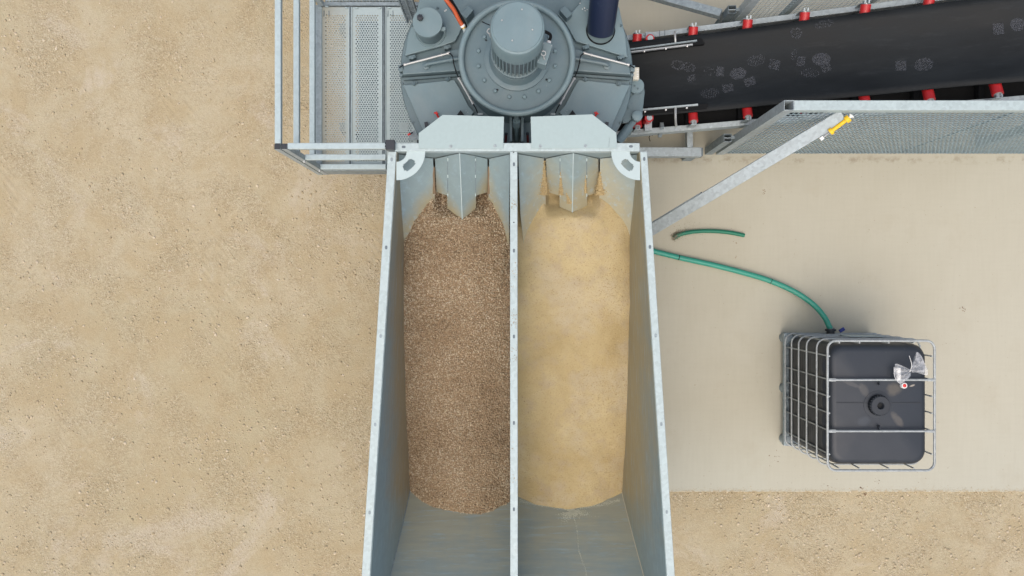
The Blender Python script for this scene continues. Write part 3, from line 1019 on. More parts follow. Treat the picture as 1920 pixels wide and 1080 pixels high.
# turret with rolled edge
TZ = 1.905
tz = TZ-LZ
MB().lathe(C0+Vector((0,0,LZ)), [(0.44, 0.0), (0.44, tz-0.04)], 72).build('turret_wall', M['paint'], mix_, smooth=True)
MB().lathe(C0+Vector((0,0,TZ-0.055)), [(0.445, 0.0), (0.30, 0.006), (0.26, 0.010), (0.0001, 0.012)], 72).build('turret_plate', M['paint'], mix_, smooth=True)
MB().torus(C0+Vector((0,0,TZ-0.02)), 0.447, 0.024, n=80, k=10).build('turret_rim', M['paint_light'], mix_, smooth=True)
# flange and bolts
fz = TZ-0.045
MB().lathe(C0+Vector((0,0,fz)), [(0.262, 0.0), (0.262, 0.022), (0.245, 0.028), (0.225, 0.030), (0.215, 0.055), (0.205, 0.115), (0.198, 0.12)], 64).build('motor_flange', M['paint'], mix_, smooth=True)
bm = MB().lathe((0,0,0), [(0.0001, 0.020), (0.012, 0.020), (0.016, 0.014), (0.016, 0.0)], 8)
b0 = None
for i in range(16):
    t = 2*math.pi*(i+0.5)/16
    at = C0+Vector((math.cos(t)*0.315, math.sin(t)*0.315, TZ-0.048))
    if b0 is None:
        mb_ = MB(); mb_.add([v+at for v in bm.v], bm.f)
        b0 = mb_.build('flange_bolt', M['paint_light'], mix_, smooth=True, at=at)
    else:
        share(b0, 'flange_bolt', at, mix_)
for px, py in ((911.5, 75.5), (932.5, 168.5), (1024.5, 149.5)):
    MB().lathe(P(px, py, TZ-0.04), [(0.0001, 0.002), (0.008, 0.002)], 10).build('plug_hole_shade', M['dark'], mix_)  # shade of the plug holes painted as flat dark discs
# motor
CZ = 2.563
MB().lathe(C0, [(0.175, fz+0.10), (0.175, CZ-0.22), (0.172, CZ-0.21), (0.0001, CZ-0.21)], 48).build('motor_body', M['galv_dark'], mix_, smooth=True)  # body coloured darker than the fins so the slots between look shaded
fins = MB()
for i in range(38):
    t = 2*math.pi*i/38
    d = Vector((math.cos(t), math.sin(t), 0)); s = Vector((-d.y, d.x, 0))
    p = C0+d*0.185
    fins.bar(p+Vector((0,0,fz+0.17)), p+Vector((0,0,CZ-0.2)), 0.024, 0.008, up=s)
fins.build('cooling_fins', M['paint_light'], mix_)
MB().lathe(C0, [(0.20, fz+0.12), (0.205, fz+0.125), (0.205, fz+0.17), (0.175, fz+0.175)], 48).build('motor_foot', M['paint'], mix_, smooth=True)
mcap = MB().lathe(C0, [(0.186, CZ-0.24), (0.196, CZ-0.235), (0.197, CZ-0.030), (0.190, CZ-0.012), (0.178, CZ-0.006), (0.176, CZ), (0.0001, CZ+0.004)], 64).build('motor_cowl', M['paint_light'], mix_, smooth=True)
for px, py in ((978.7, 17.5), (941, 37.8), (998.3, 55.5), (960.5, 75.8)):
    MB().lathe(P(px, py, CZ+0.004), [(0.0001, 0.005), (0.005, 0.004), (0.007, 0.0)], 10).build('screw', M['steel'], mcap)
MB().lathe(P(952, 106.5, CZ-0.32)+Vector((0,-0.02,0)), [(0.0001,0.004),(0.012,0.004),(0.012,0)], 12).build('grommet', M['black_plastic'], mix_)
# terminal box with cable gland on the right
tb0, tb1 = P(1013, 93, 2.16), P(1029, 125, 2.02)
mid_ = (P(1021, 105, 2.10))
ax = (P(1030, 88, 2.10)-P(1018, 126, 2.10)).normalized()
tbox = MB().bar(mid_-ax*0.085, mid_+ax*0.085, 0.075, 0.13).build('terminal_box', M['paint_light'], mix_, bevel=0.005)
for k_ in (-0.07, 0.07):
    for s_ in (-0.045, 0.045):
        n_ = Vector((ax.y, -ax.x, 0))
        MB().lathe(mid_+ax*k_+n_*s_*0.7+Vector((0,0,0.065)), [(0.0001,0.003),(0.004,0.0)], 8).build('screw', M['steel'], tbox)
gl = mid_+ax*0.085
MB().tube(gl, gl+ax*0.035, 0.016, 12).build('cable_gland', M['white'], tbox)
MB().path(spline([gl+ax*0.035, gl+ax*0.09+Vector((-0.01,0,0.0)), gl+Vector((-0.07,0.12,0.02)), gl+Vector((-0.14,0.17,0.0))], 6), 0.012, 8).build('motor_cable', M['rubber'], mix_, smooth=True)
# lifting eyes
for px, py, z_ in ((917.7, 58.5, 2.12), (1019, 100, 2.19)):
    c_ = P(px, py, z_)
    e = MB().torus(c_, 0.017, 0.0045, (0.15, -0.25, 1), 18, 6)
    e.tube(c_+Vector((0.0, -0.02, 0)), c_+Vector((0.012, -0.04, -0.03)), 0.006, 8)
    e.build('lifting_eye', M['steel'], mix_, smooth=True)
MB().path([P(903.5, 40.5, TZ+0.01), P(912, 44.5, TZ+0.02), P(923, 49, TZ+0.06)], 0.004, 6).build('cable', M['rubber'], mix_)
# lid hatches
HT = 0.045
def mirror(pts): return [(1937-x, y) for x, y in pts]
def hatch(pts, name='hatch_lid', dz=HT, mat='paint_light', z0=0.006):
    return MB().prism([P(x, y, LZ+z0) for x, y in pts], (0, 0, dz-z0)).build(name, M[mat], mix_, bevel=0.006)
lowl = [(757.5, 162), (852.5, 151.5), (862, 167), (879, 200), (889.5, 212.5), (881, 222), (866, 262), (801, 262)]
hl = hatch(lowl)
hr = hatch(mirror(lowl))
upl = [(761, 107.5), (835, 87.5), (854, 80.5), (862, 66), (867, 52), (838, 12), (824, -25), (795, -26), (778, 40), (766, 72)]
hu = hatch(upl, dz=0.05)
upr = [(1175, 110.5), (1150, 103), (1079, 80.5), (1070, 65), (1058, 44), (1045.5, 31), (1060, 18), (1071, 27), (1087, 10), (1098, -25), (1140, -26), (1160, 20), (1171, 70)]
hv = hatch(upr, dz=0.05)
# strip between drum edge and hatches is the lid flange; hinges on the hatch edges
for (px, py) in ((840, 149), (777, 157)) :
    for X in (px, 1937-px):
        h = MB().bar(L(X-5, py+1, 0.035), L(X+5, py-1 if X < 960 else py+1, 0.035), 0.022, 0.05)
        h.tube(L(X, py+3.5, 0.06), L(X, py-4, 0.06), 0.010, 8)
        h.build('hinge', M['paint_dark'], mix_)
for (px, py) in ((839, 89.5), (773.5, 108.5)):
    for X in (px, 1937-px):
        h = MB().bar(L(X-6, py+1.5, 0.035), L(X+6, py-1.5, 0.035), 0.028, 0.05)
        h.lathe(L(X, py, 0.062), [(0.0001, 0.012), (0.013, 0.010), (0.016, 0.0)], 10)
        h.build('hinge', M['paint'], mix_, smooth=True)
# radial beams with pipe and silver sensor rods
for sg in (0, 1):
    fx = (lambda x: x) if sg == 0 else (lambda x: 1937-x)
    bp = [(fx(757), 145.5), (fx(868), 138), (fx(868), 97), (fx(855), 98.5), (fx(760), 128)]
    MB().prism([L(x, y, 0.008) for x, y in bp], (0, 0, 0.085)).build('radial_beam', M['paint'], mix_, bevel=0.008)
    MB().bar(L(fx(757), 149, 0.02), L(fx(868), 141, 0.02), 0.02, 0.035).build('beam_foot', M['paint_dark'], mix_)
    pp_ = MB().path(spline([L(fx(798), 124, 0.10), L(fx(799), 121.5, 0.125), L(fx(808), 119, 0.13), L(fx(846), 112, 0.135), L(fx(862), 109.5, 0.14)], 5), 0.0165, 10)
    pp_.tube(L(fx(844), 112.4, 0.135), L(fx(849), 111.4, 0.135), 0.024, 10)
    pp_.lathe(L(fx(799), 123.5, 0.095), [(0.034, 0.0), (0.034, 0.012), (0.016, 0.02)], 12)
    pp_.build('water_pipe', M['paint'], mix_, smooth=True)
    r1 = MB().tube(L(fx(758), 121.5, 0.11), L(fx(842), 99.5, 0.12), 0.0095, 8)
    r1.tube(L(fx(757), 121.8, 0.11), L(fx(761), 120.7, 0.11), 0.0135, 8)
    r1.tube(L(fx(839), 100.3, 0.12), L(fx(843.5), 99.1, 0.12), 0.0135, 8)
    r1.tube(L(fx(826), 103.7, 0.12), L(fx(829.5), 102.8, 0.12), 0.0125, 8)
    r1.build('silver_rod', M['steel'], mix_, smooth=True)
    r2 = MB().tube(L(fx(860.5), 147, 0.12), L(fx(887), 194.5, 0.10), 0.0085, 8)
    r2.tube(L(fx(859.8), 146, 0.12), L(fx(861.6), 149.5, 0.12), 0.0125, 8)
    r2.tube(L(fx(885.5), 191.5, 0.10), L(fx(887.5), 195.5, 0.10), 0.0125, 8)
    r2.tube(L(fx(880), 182, 0.10), L(fx(882), 185.5, 0.10), 0.0120, 8)
    r2.build('silver_rod', M['steel'], mix_, smooth=True)
    MB().path(spline([L(fx(842), 99.5, 0.13), L(fx(848), 105, 0.14), L(fx(850.5), 118, 0.16), L(fx(855), 134, 0.14), L(fx(860.5), 147, 0.12)], 6), 0.0045, 6).build('cable', M['rubber'], mix_, smooth=True)
    MB().path(spline([L(fx(887), 195, 0.10), L(fx(892), 203, 0.08), L(fx(895.5), 212, 0.06)], 6), 0.0045, 6).build('cable', M['rubber'], mix_, smooth=True)
    MB().path([L(fx(758), 121.5, 0.11), L(fx(752), 124.5, 0.10), L(fx(748), 127, 0.06)], 0.005, 6).build('cable', M['rubber'], mix_)
    MB().bar(L(fx(896), 214, 0.05), L(fx(905), 214, 0.05), 0.016, 0.02).build('sensor_block', M['galv'], mix_)
    # catch brackets at drum edge
    br = MB().bar(L(fx(748), 131, 0.03), L(fx(757), 130, 0.03), 0.055, 0.08)
    br.lathe(L(fx(753), 142, 0.03), [(0.0001, 0.035), (0.016, 0.03), (0.02, 0.0)], 10)
    br.build('beam_bracket', M['paint'], mix_, bevel=0.006)
    # prow-shaped boxes
    q0 = L(fx(870), 36, 0.07); q1 = L(fx(884), 20, 0.07)
    MB().bar(q0, q1, 0.062, 0.14).build('junction_box', M['paint'], mix_, bevel=0.006)
    # edge bolts
    for (px, py) in ((755, 157), (774.5, 230), (820.5, 15.5), (772.5, 48.5)):
        MB().lathe(L(fx(px), py, 0.0 if py > 100 else 0.05), [(0.0001, 0.014), (0.009, 0.012), (0.011, 0.0)], 8).build('edge_bolt', M['paint_dark'], mix_)
    # triangular lug and rivets near the inner hatch corner
    MB().prism([L(fx(858), 216, HT+0.002), L(fx(864), 208, HT+0.002), L(fx(870), 216, HT+0.002)], (0,0,0.03)).build('latch_lug', M['dark'], mix_)
    for (px, py) in ((874, 207.5), (877, 210.5)):
        MB().lathe(L(fx(px), py, HT), [(0.0001, 0.004), (0.004, 0.0)], 8).build('rivet', M['steel'], mix_)
    # red toggle clips
    a_ = L(fx(818.5), 213.5, 0.09); b_ = L(fx(822), 219.5, 0.06)
    tg = MB().tube(a_, b_, 0.008, 8)
    tg.tube(a_+Vector((-0.018,0.01,0)), a_+Vector((0.014,-0.002,0.01)), 0.0075, 8)
    tg.tube(a_+Vector((0.0,0.018,0)), a_, 0.0065, 8)
    tg.build('toggle_clip', M['redcap'], mix_, smooth=True)
    MB().bar(L(fx(797), 235, 0.05), L(fx(803), 234, 0.05), 0.04, 0.06).build('clip_stop', M['black_plastic'], mix_)
for (px, py) in ((836.5, 18.5), (834, 20.5)):
    MB().lathe(L(px, py, 0.055), [(0.0001, 0.004), (0.006, 0.0)], 8).build('rivet', M['white'], mix_)
for (px, py) in ((1092, 17), (1096, 15), (1097, 20), (1101, 18), (1087.5, 6)):
    MB().lathe(L(px, py, 0.055), [(0.0001, 0.004), (0.005, 0.0)], 8).build('rivet', M['white'], mix_)
# filter pot with knob, upper left
fc = P(801.5, 41.5, 1.76)
fp = MB().lathe((fc.x, fc.y, 0), [(0.112, LZ+0.05), (0.112, 1.73)], 40)
pot = fp.build('filter_pot', M['paint'], mix_, smooth=True)
MB().lathe((fc.x, fc.y, 0), [(0.112, 1.725), (0.122, 1.728), (0.124, 1.755), (0.121, 1.76), (0.0001, 1.762)], 48).build('pot_cover', M['paint_light'], pot, smooth=True)
kb = P(788, 34.5, 1.765)
kn = MB()
for i in range(7):
    t = 2*math.pi*i/7
    kn.lathe(kb+Vector((math.cos(t)*0.016, math.sin(t)*0.016, 0)), [(0.0095, 0.0), (0.0095, 0.028), (0.0001, 0.03)], 8)
kn.lathe(kb, [(0.018, 0.0), (0.018, 0.029), (0.0001, 0.032)], 14)
kn.build('knob', M['black_plastic'], pot, smooth=True)
cl = P(831.5, 56, 1.70)
ck = MB().bar(cl+Vector((-0.02,0,0.02)), cl+Vector((0.02,-0.005,0.02)), 0.03, 0.025)
ck.tube(cl+Vector((0.012,-0.01,0.03)), cl+Vector((0.012,-0.03,-0.06)), 0.008, 8)
ck.build('cover_clasp', M['paint_light'], pot, smooth=True)
MB().torus((fc.x, fc.y, LZ+0.052), 0.128, 0.007, n=48, k=6).build('pot_collar', M['paint_light'], pot, smooth=True)
# central drain pipe in front of the turret and two red handles
dp = MB().tube(P(968.5, 216, 1.82), P(968.5, 262, 1.58), 0.020, 12)
dp.tube(P(968.5, 226, 1.78), P(968.5, 236, 1.72), 0.032, 12)
dp.build('drain_pipe', M['paint'], mix_, smooth=True)
for X, s_ in ((949, 1), (989, -1)):
    hd = MB().tube(P(X, 252, 1.70), P(X-s_*1.0, 268, 1.60), 0.011, 8)
    o_ = hd.build('lever_handle', m_plain('dark_red_grip', (0.10,0.012,0.015), 0.5), mix_)
    MB().tube(P(X+s_*0.2, 249.5, 1.71), P(X, 252.5, 1.70), 0.013, 8).build('lever_tip', M['black_plastic'], o_)
for X in (958, 979):
    MB().bar(P(X, 222, 1.60), P(X, 270, 1.60), 0.02, 0.22).build('front_rib', M['paint'], mix_)
# discharge gate arm on the right
AZ = 1.30
A = lambda px, py, dz=0.0: P(px, py, AZ+dz)
arm = MB().prism([A(*q) for q in ((1176,150),(1196,150.5),(1205,157),(1208,174),(1203,220),(1196,228),(1186,222),(1176,232),(1166,232))], (0,0,0.03))
arm_o = arm.build('gate_arm', M['paint'], mix_, bevel=0.006)
MB().lathe(A(1192, 163, 0.03), [(0.068, 0.0), (0.068, 0.035), (0.062, 0.04), (0.0001, 0.042)], 32).build('pivot_disc', M['paint_light'], arm_o, smooth=True)
for q in ((1189, 160), (1195, 165)):
    MB().bar(A(*q, 0.075), A(q[0]+2, q[1]+2, 0.075), 0.012, 0.006).build('disc_slot', M['paint_dark'], arm_o)
MB().lathe(A(1193, 220, 0.03), [(0.046, 0.0), (0.046, 0.055), (0.040, 0.06), (0.0001, 0.062)], 28).build('pin_disc', M['paint_light'], arm_o, smooth=True)
MB().prism([A(*q, 0.032) for q in ((1176,190),(1200,165),(1203,172),(1178,205))], (0,0,0.012)).build('arm_rib', M['paint'], arm_o)
cyl = MB().tube(A(1188, 228, 0.02), A(1178, 240, 0.02), 0.028, 14)
cyl.tube(A(1180, 238, 0.02), A(1158, 266, 0.02), 0.042, 16)
cyl.tube(A(1178, 248, 0.0), A(1182, 252, 0.0), 0.014, 8)
cyl.build('gate_cylinder', M['paint'], mix_, smooth=True)
bx0 = P(1187, 149, 1.42); bx1 = P(1198.5, 126, 1.42)
sw = MB().box((bx0.x, bx0.y, 1.34), (bx1.x, bx1.y, 1.42)).build('switch_box', M['cream'], mix_, bevel=0.004)
for i in range(4):
    p = P(1195.5, 130+i*4.5, 1.423)
    MB().box((p.x-0.008, p.y-0.003, 1.4195), (p.x+0.008, p.y+0.003, 1.4225)).build('box_rib', M['white'], sw)
bk = MB().bar(P(1178, 128, 1.46), P(1189, 131, 1.46), 0.05, 0.05)
bk.lathe(P(1182, 140, 1.46), [(0.02, 0.0), (0.02, 0.03), (0.0001, 0.035)], 12)
bk.build('limit_bracket', M['paint'], mix_, smooth=True)

# hoses and pipe that plug into the mixer
d0 = P(1126, 57, LZ+0.052)
dn = thing('silo_pipe', 'dark navy fat pipe rising from the mixer lid', 'pipe', d0)
top_ = P(1146, -110, 2.15)
MB().tube(d0+Vector((0,0,0.0)), top_, 0.1165, 36, r1=0.124).build('pipe_body', M['navy'], dn, smooth=True)
MB().lathe(d0, [(0.124, 0.0), (0.124, 0.010), (0.116, 0.016)], 36).build('pipe_collar', M['rubber'], dn, smooth=True)
oh = [P(873.5, 66, 1.80), P(872, 57, 1.84), P(868.5, 50, 1.86), P(861, 38, 1.89), P(850, 17, 1.94), P(836, -1, 1.98), P(815, -28, 2.0)]
sp = spline(oh, 6)
ho = thing('orange_hose', 'orange hose with brass coupling plugged into the mixer lid', 'hose', sp[12])
MB().path(sp[13:], 0.0165, 10).build('hose_body', M['orange'], ho, smooth=True)
MB().tube(sp[10], sp[12], 0.020, 10).build('brass_coupling', M['brass'], ho, smooth=True)
MB().tube(sp[12], sp[14], 0.021, 10).build('hose_clamp', M['white'], ho, smooth=True)
MB().path([sp[10], sp[7], sp[4], sp[2], P(874.5, 72, 1.78)], 0.017, 10).build('pipe_elbow', M['galv_rail'], ho, smooth=True)
bh = [P(874.5, 54, 1.83), P(871, 44, 1.86), P(863, 30, 1.87), P(852, 11, 1.90), P(842, -4, 1.93), P(822, -30, 1.95)]
tag(MB().path(spline(bh, 6), 0.0135, 10).build('black_hose', M['rubber'], smooth=True, at=P(874.5, 54, 1.83)),
    'thin black hose running beside the orange hose', 'hose')

# ------------------------------------------------------------------ access platform and guard rail, left
PZ = 0.92
Q = lambda px, py, dz=0.0: P(px, py, PZ+dz)
plat = thing('access_platform', 'perforated steel walkway beside the grey mixer', 'walkway', Q(600, 160))
def plank(x0, x1, y0, y1, holes, name='perforated_plank'):
    a = Q(x0, y1); b = Q(x1, y0)
    m = MB()
    W = b.x-a.x; D = b.y-a.y
    mg = 0.030
    ph, pv = 0.0236, 0.0203
    nx = int((W-2*mg)/ph); nyy = int((D-0.12)/pv)
    ox = a.x+(W-nx*ph)/2; oy = a.y+(D-nyy*pv)/2
    r = 0.0072
    hexa = [(math.cos(math.pi/3*k+math.pi/6)*r, math.sin(math.pi/3*k+math.pi/6)*r) for k in range(6)]
    z = PZ
    for j in range(nyy):
        sh = 0.25*ph if j % 2 else -0.25*ph
        for i in range(nx):
            cx = ox+(i+0.5)*ph+sh; cy = oy+(j+0.5)*pv
            o_ = len(m.v)
            x0_, x1_ = cx-ph/2, cx+ph/2
            y0_, y1_ = cy-pv/2, cy+pv/2
            sq = [(x1_, cy), (x1_, y1_), (cx, y1_), (x0_, y1_), (x0_, cy), (x0_, y0_), (cx, y0_), (x1_, y0_)]
            m.v += [Vector((x, y, z)) for x, y in sq]
            oc = [(math.cos(math.pi/4*k)*r, math.sin(math.pi/4*k)*r) for k in range(8)]
            m.v += [Vector((cx+x, cy+y, z)) for x, y in oc]
            for k in range(8):
                k2 = (k+1) % 8
                m.f.append((o_+k, o_+k2, o_+8+k2, o_+8+k))
    xa, xb = ox-0.25*ph, ox+nx*ph+0.25*ph
    ya, yb = oy, oy+nyy*pv
    # fill the half-cell steps, the margins and the folded edges
    for j in range(nyy):
        yy = oy+j*pv
        if j % 2: m.add([(xa, yy, z), (xa+0.5*ph, yy, z), (xa+0.5*ph, yy+pv, z), (xa, yy+pv, z)], [(0,1,2,3)])
        else: m.add([(xb-0.5*ph, yy, z), (xb, yy, z), (xb, yy+pv, z), (xb-0.5*ph, yy+pv, z)], [(0,1,2,3)])
    for (u0, v0, u1, v1) in ((a.x, a.y, b.x, ya), (a.x, yb, b.x, b.y), (a.x, ya, xa, yb), (xb, ya, b.x, yb)):
        m.add([(u0, v0, z), (u1, v0, z), (u1, v1, z), (u0, v1, z)], [(0,1,2,3)])
    o_ = m.build(name, M['plank'], plat)
    o_.modifiers.new('solid', 'SOLIDIFY').thickness = 0.003
    o_.modifiers['solid'].offset = -1
    e = MB()
    e.box((a.x, a.y, z+0.0015), (a.x+0.007, b.y, z+0.012))
    e.box((b.x-0.007, a.y, z+0.0015), (b.x, b.y, z+0.012))
    e.build('folded_edge', M['galv_rail'], o_)
    return o_
plank(603, 655.5, 13.5, 317, True)
plank(659, 717, 13.5, 317, True)
plank(723, 782, 13.5, 317, True)
fr = MB()
fr.box(tuple(Q(597.5, 319.5, -0.16)), tuple(Q(602.4, 9, 0.02)))
fr.build('edge_beam', M['galv'], plat)
fr = MB().box(tuple(Q(603, 12.6, -0.10)), tuple(Q(790, 10.2, 0.012)))
fr.build('end_beam', M['galv_dull'], plat)
MB().box(tuple(Q(597.5, 323.6, -0.16)), tuple(Q(727, 319.8, 0.06))).build('toe_board', M['galv_dull'], plat)
MB().box((Q(661,0).x, Q(0,300).y, PZ-0.30), (Q(780,0).x, Q(0,20).y, PZ-0.28)).build('added_dark_tray', M['galv_dark'], plat)  # added sheet that darkens what shows through the plank holes
for (px) in (657.2, 720):
    MB().box(tuple(Q(px-1.2, 317, -0.08)), tuple(Q(px+1.2, 12.8, -0.006))).build('cross_beam', M['galv_dark'], plat)
for (px, py) in ((600, 15), (613, 12), (650, 14.5), (668, 14.5), (712, 14.5), (730, 14.5)):
    b = MB().box(tuple(Q(px-2.5, py+2.2, 0.004)), tuple(Q(px+2.5, py-1.6, 0.028)))
    b.build('end_clip', M['galv_rail'], plat, bevel=0.003)
for px in (612, 732):
    for dx in (-4.5, 4.5):
        MB().bar(Q(px+dx, 20, 0.005), Q(px+dx*1.1, 31, 0.005), 0.006, 0.006).build('clip_wire', M['galv_dark'], plat)
    MB().lathe(Q(px, 28, 0.004), [(0.0001, 0.004), (0.005, 0.0)], 8).build('clip_bolt', M['dark'], plat)
MB().prism([Q(*q, 0.06) for q in ((766, 262), (771, 250), (777, 243), (788, 262))], (0,0,-0.01)).build('corner_plate', M['galv_dull'], plat)
rg = MB().tube(Q(765, 253, 0.09), Q(769.5, 250.5, 0.10), 0.010, 8)
rg_o = rg.build('red_grip', M['redcap'], plat)
MB().tube(Q(769.5, 250.5, 0.10), Q(774, 248.5, 0.10), 0.006, 8).build('grip_stem', M['dark'], rg_o)
for p in ((-1.62, 1.55), (-1.62, 2.5), (-1.05, 1.55)):
    MB().bar((p[0], p[1], GZ), (p[0], p[1], PZ-0.162), 0.08, 0.08).build('leg', M['galv'], plat)

gr = thing('guard_rail', 'galvanised three-rail guard rail round the walkway corner', 'railing', Q(597, 318))
TR = 2.02
xi, xo_ = -1.815, -1.863          # inner and outer face of the side run
yi = 1.0925                        # inner (lower) face of the front run
y_top = 3.6
for zt in (TR, 1.545, 1.065):
    MB().box((xo_, 1.135, zt-0.045), (xi, y_top, zt)).build('side_rail', M['galv_rail'], gr, bevel=0.004)
xe = {TR: P(722.5, 0, TR).x, 1.545: P(723, 0, 1.545).x, 1.065: P(723, 0, 1.065).x}
for zt in (TR, 1.545, 1.065):
    x0_ = -1.762 if zt == TR else -1.764
    MB().box((x0_, yi, zt-0.045), (xe[zt], yi+0.047, zt)).build('front_rail', M['galv_rail'], gr, bevel=0.004)
def post(x0_, y0_, w=0.046, ztop=TR-0.002):
    p = MB().box((x0_, y0_, PZ-0.16), (x0_+w, y0_+w, ztop)).build('post', M['galv'], gr, bevel=0.003)
    MB().box((x0_+0.001, y0_+0.001, ztop+0.001), (x0_+w-0.001, y0_+w-0.001, ztop+0.007)).build('post_cap', M['black_plastic'], p, bevel=0.002)
post(xo_-0.002, yi-0.006)
post(-1.811, yi-0.004)
post(-1.812, 2.645)
for zt in (1.52, 1.04):
    for k_ in (0, 1):
        c_ = Vector((-1.788, yi-0.001, zt-0.11))
    b = MB().prism([(-1.764, yi+0.02, zt+0.02), (-1.70, yi+0.02, zt+0.02), (-1.764, yi+0.02, zt-0.10)], (0, 0.006, 0))
    b.build('corner_tab', M['galv_dull'], gr)
    MB().lathe((-1.775, yi-0.012, zt), [(0.0001, 0.012), (0.010, 0.010), (0.012, 0.0)], 8).build('bolt', M['steel'], gr)

# upright grille and grating beyond the walkway
b0_ = Vector((-0.985, 2.50, PZ+0.005))
gl_ = thing('grille_panel', 'grey slatted grille standing behind the walkway beside the mixer', 'grille', b0_)
def slats(x0_, x1_, y_, z0, z1, pitch, nm):
    st_ = MB()
    z = z0
    n = 0
    while z < z1:
        s = MB().box((x0_, y_-0.010, z), (x1_, y_+0.010, z+0.010))
        s.build('slat', M['galv_dark'], gl_)
        z += pitch; n += 1
    for x in (x0_-0.012, (x0_+x1_)/2-0.006, x1_):
        MB().box((x, y_-0.016, PZ+0.004), (x+0.012, y_+0.016, z1+0.01)).build('stile', M['galv_dull'], gl_)
slats(-0.975, -0.87, 2.50, 1.0, 2.05, 0.042, 'a')
slats(-0.80, -0.66, 2.66, 1.3, 2.25, 0.042, 'b')
MB().bar((-0.99, 2.5, 1.3), (-0.79, 2.66, 1.3), 0.03, 0.03).build('tie_bar', M['galv_dull'], gl_)
gz = 0.55
t0 = P(612, -30, gz)
gt = thing('grating_step', 'steel bar grating step beyond the upper end of the walkway', 'grating', t0)
x0_, x1_ = P(612, 0, gz).x, P(755, 0, gz).x
y1_, y0_ = P(0, -40, gz).y, P(0, 9, gz).y
for i in range(24):
    x = lerp(x0_, x1_, i/23)
    MB().box((x-0.002, y0_, gz-0.03), (x+0.002, y1_, gz)).build('grating_bar', M['galv_rail'], gt)
for j in range(7):
    y = lerp(y0_, y1_, j/6)
    MB().box((x0_-0.006, y-0.003, gz-0.028), (x1_+0.006, y+0.003, gz+0.001)).build('cross_rod', M['galv_rail'], gt)
MB().box((x0_-0.012, y0_-0.006, gz-0.04), (x0_-0.007, y1_+0.006, gz+0.004)).build('side_plate', M['galv_dull'], gt)

# ------------------------------------------------------------------ belt conveyor
SL = 0.3292
def zf(X): return SL*X+0.10
def CV(X, yo, h): return Vector((X, 2.04+0.0198*(X-1.7)+yo, zf(X)+h))
X0, X1 = 0.75, 5.6
cv = thing('belt_conveyor', 'inclined black belt conveyor with red idler rollers', 'conveyor', (1.5, 2.04, 0))
m = MB()
prof_ = [(-0.365, 0.184), (-0.30, 0.159), (-0.22, 0.129), (-0.16, 0.108), (-0.11, 0.097), (0, 0.094), (0.11, 0.097), (0.16, 0.108), (0.22, 0.129), (0.30, 0.159), (0.365, 0.184)]
NX = 60
for i in range(NX+1):
    X = lerp(X0, X1, i/NX)
    wob = 0.010*math.sin(X*2.3)+0.006*math.sin(X*5.1+1)
    for (yo, h) in prof_:
        m.v.append(CV(X, yo+wob*0.4, h))
k_ = len(prof_)
for i in range(NX):
    for j in range(k_-1):
        m.f.append((i*k_+j, (i+1)*k_+j, (i+1)*k_+j+1, i*k_+j+1))
belt = m.build('belt', M['belt'], cv, smooth=True, solid=0.010)
m = MB()
m.add([CV(X0, -0.43, -0.14), CV(X1, -0.43, -0.14), CV(X1, 0.43, -0.14), CV(X0, 0.43, -0.14)], [(0,1,2,3)])
m.build('return_belt', M['rubber'], cv, solid=0.01)  # made wider than the carrying belt to darken the gap beside it
for s_ in (-1, 1):
    f = MB()
    a, b = CV(1.05, s_*0.475, -0.055), CV(X1, s_*0.475, -0.055)
    f.bar(a, b, 0.052, 0.11)
    f.build('side_frame', M['galv'], cv, bevel=0.004)
def roller_x(px): 
    xr = px-960.0
    return xr*(H-0.24)/(F+SL*xr)
axis_in, axis_out = (0.145, 0.032), (0.452, 0.146)
rol0 = {}
def wing(X, s_):
    at = CV(X, s_*0.3, 0.09)
    if s_ not in rol0:
        r = MB().tube(CV(X, s_*axis_in[0], axis_in[1]), CV(X, s_*axis_out[0], axis_out[1]), 0.0445, 24)
        r_o = r.build('idler_roller', M['red'], cv, smooth=True, at=at)
        e = CV(X, s_*axis_out[0], axis_out[1]); d = (CV(X, s_*axis_out[0], axis_out[1])-CV(X, s_*axis_in[0], axis_in[1])).normalized()
        s = MB().tube(e, e+d*(0.030 if s_ < 0 else 0.012), 0.012, 12)
        s.tube(e-d*0.001, e+d*0.004, 0.030, 18)
        s.build('spindle', M['steel'], r_o, smooth=True, at=at)
        br = MB().bar(CV(X, s_*0.478, -0.002), CV(X, s_*0.484, 0.165 if s_ < 0 else 0.09), 0.055, 0.007, up=(0, 1, 0))
        for q_ in (-0.015, 0.015):
            br.bar(CV(X+q_, s_*0.455, 0.160), CV(X+q_, s_*0.482, 0.170), 0.013, 0.013)
        br.build('roller_bracket', M['galv'], r_o, at=at)
        rol0[s_] = r_o
    else:
        src = rol0[s_]
        r_o = share(src, 'idler_roller', at, cv)
        for ch in list(src.children):
            c = ch.copy(); COL.objects.link(c); c.parent = r_o
for px in (1195, 1300, 1402, 1509, 1623, 1743, 1870, 2004):
    X = roller_x(px)
    for s_ in (-1, 1): wing(X, s_)
    mr_ = MB().tube(CV(X, -0.13, 0.032), CV(X, 0.13, 0.032), 0.0445, 20)
    mr_.build('centre_roller', M['red'], cv, smooth=True)
    MB().bar(CV(X, -0.448, -0.085), CV(X, 0.448, -0.085), 0.05, 0.05).build('cross_member', M['rubber'], cv)  # steel coloured black for the shade below the belt
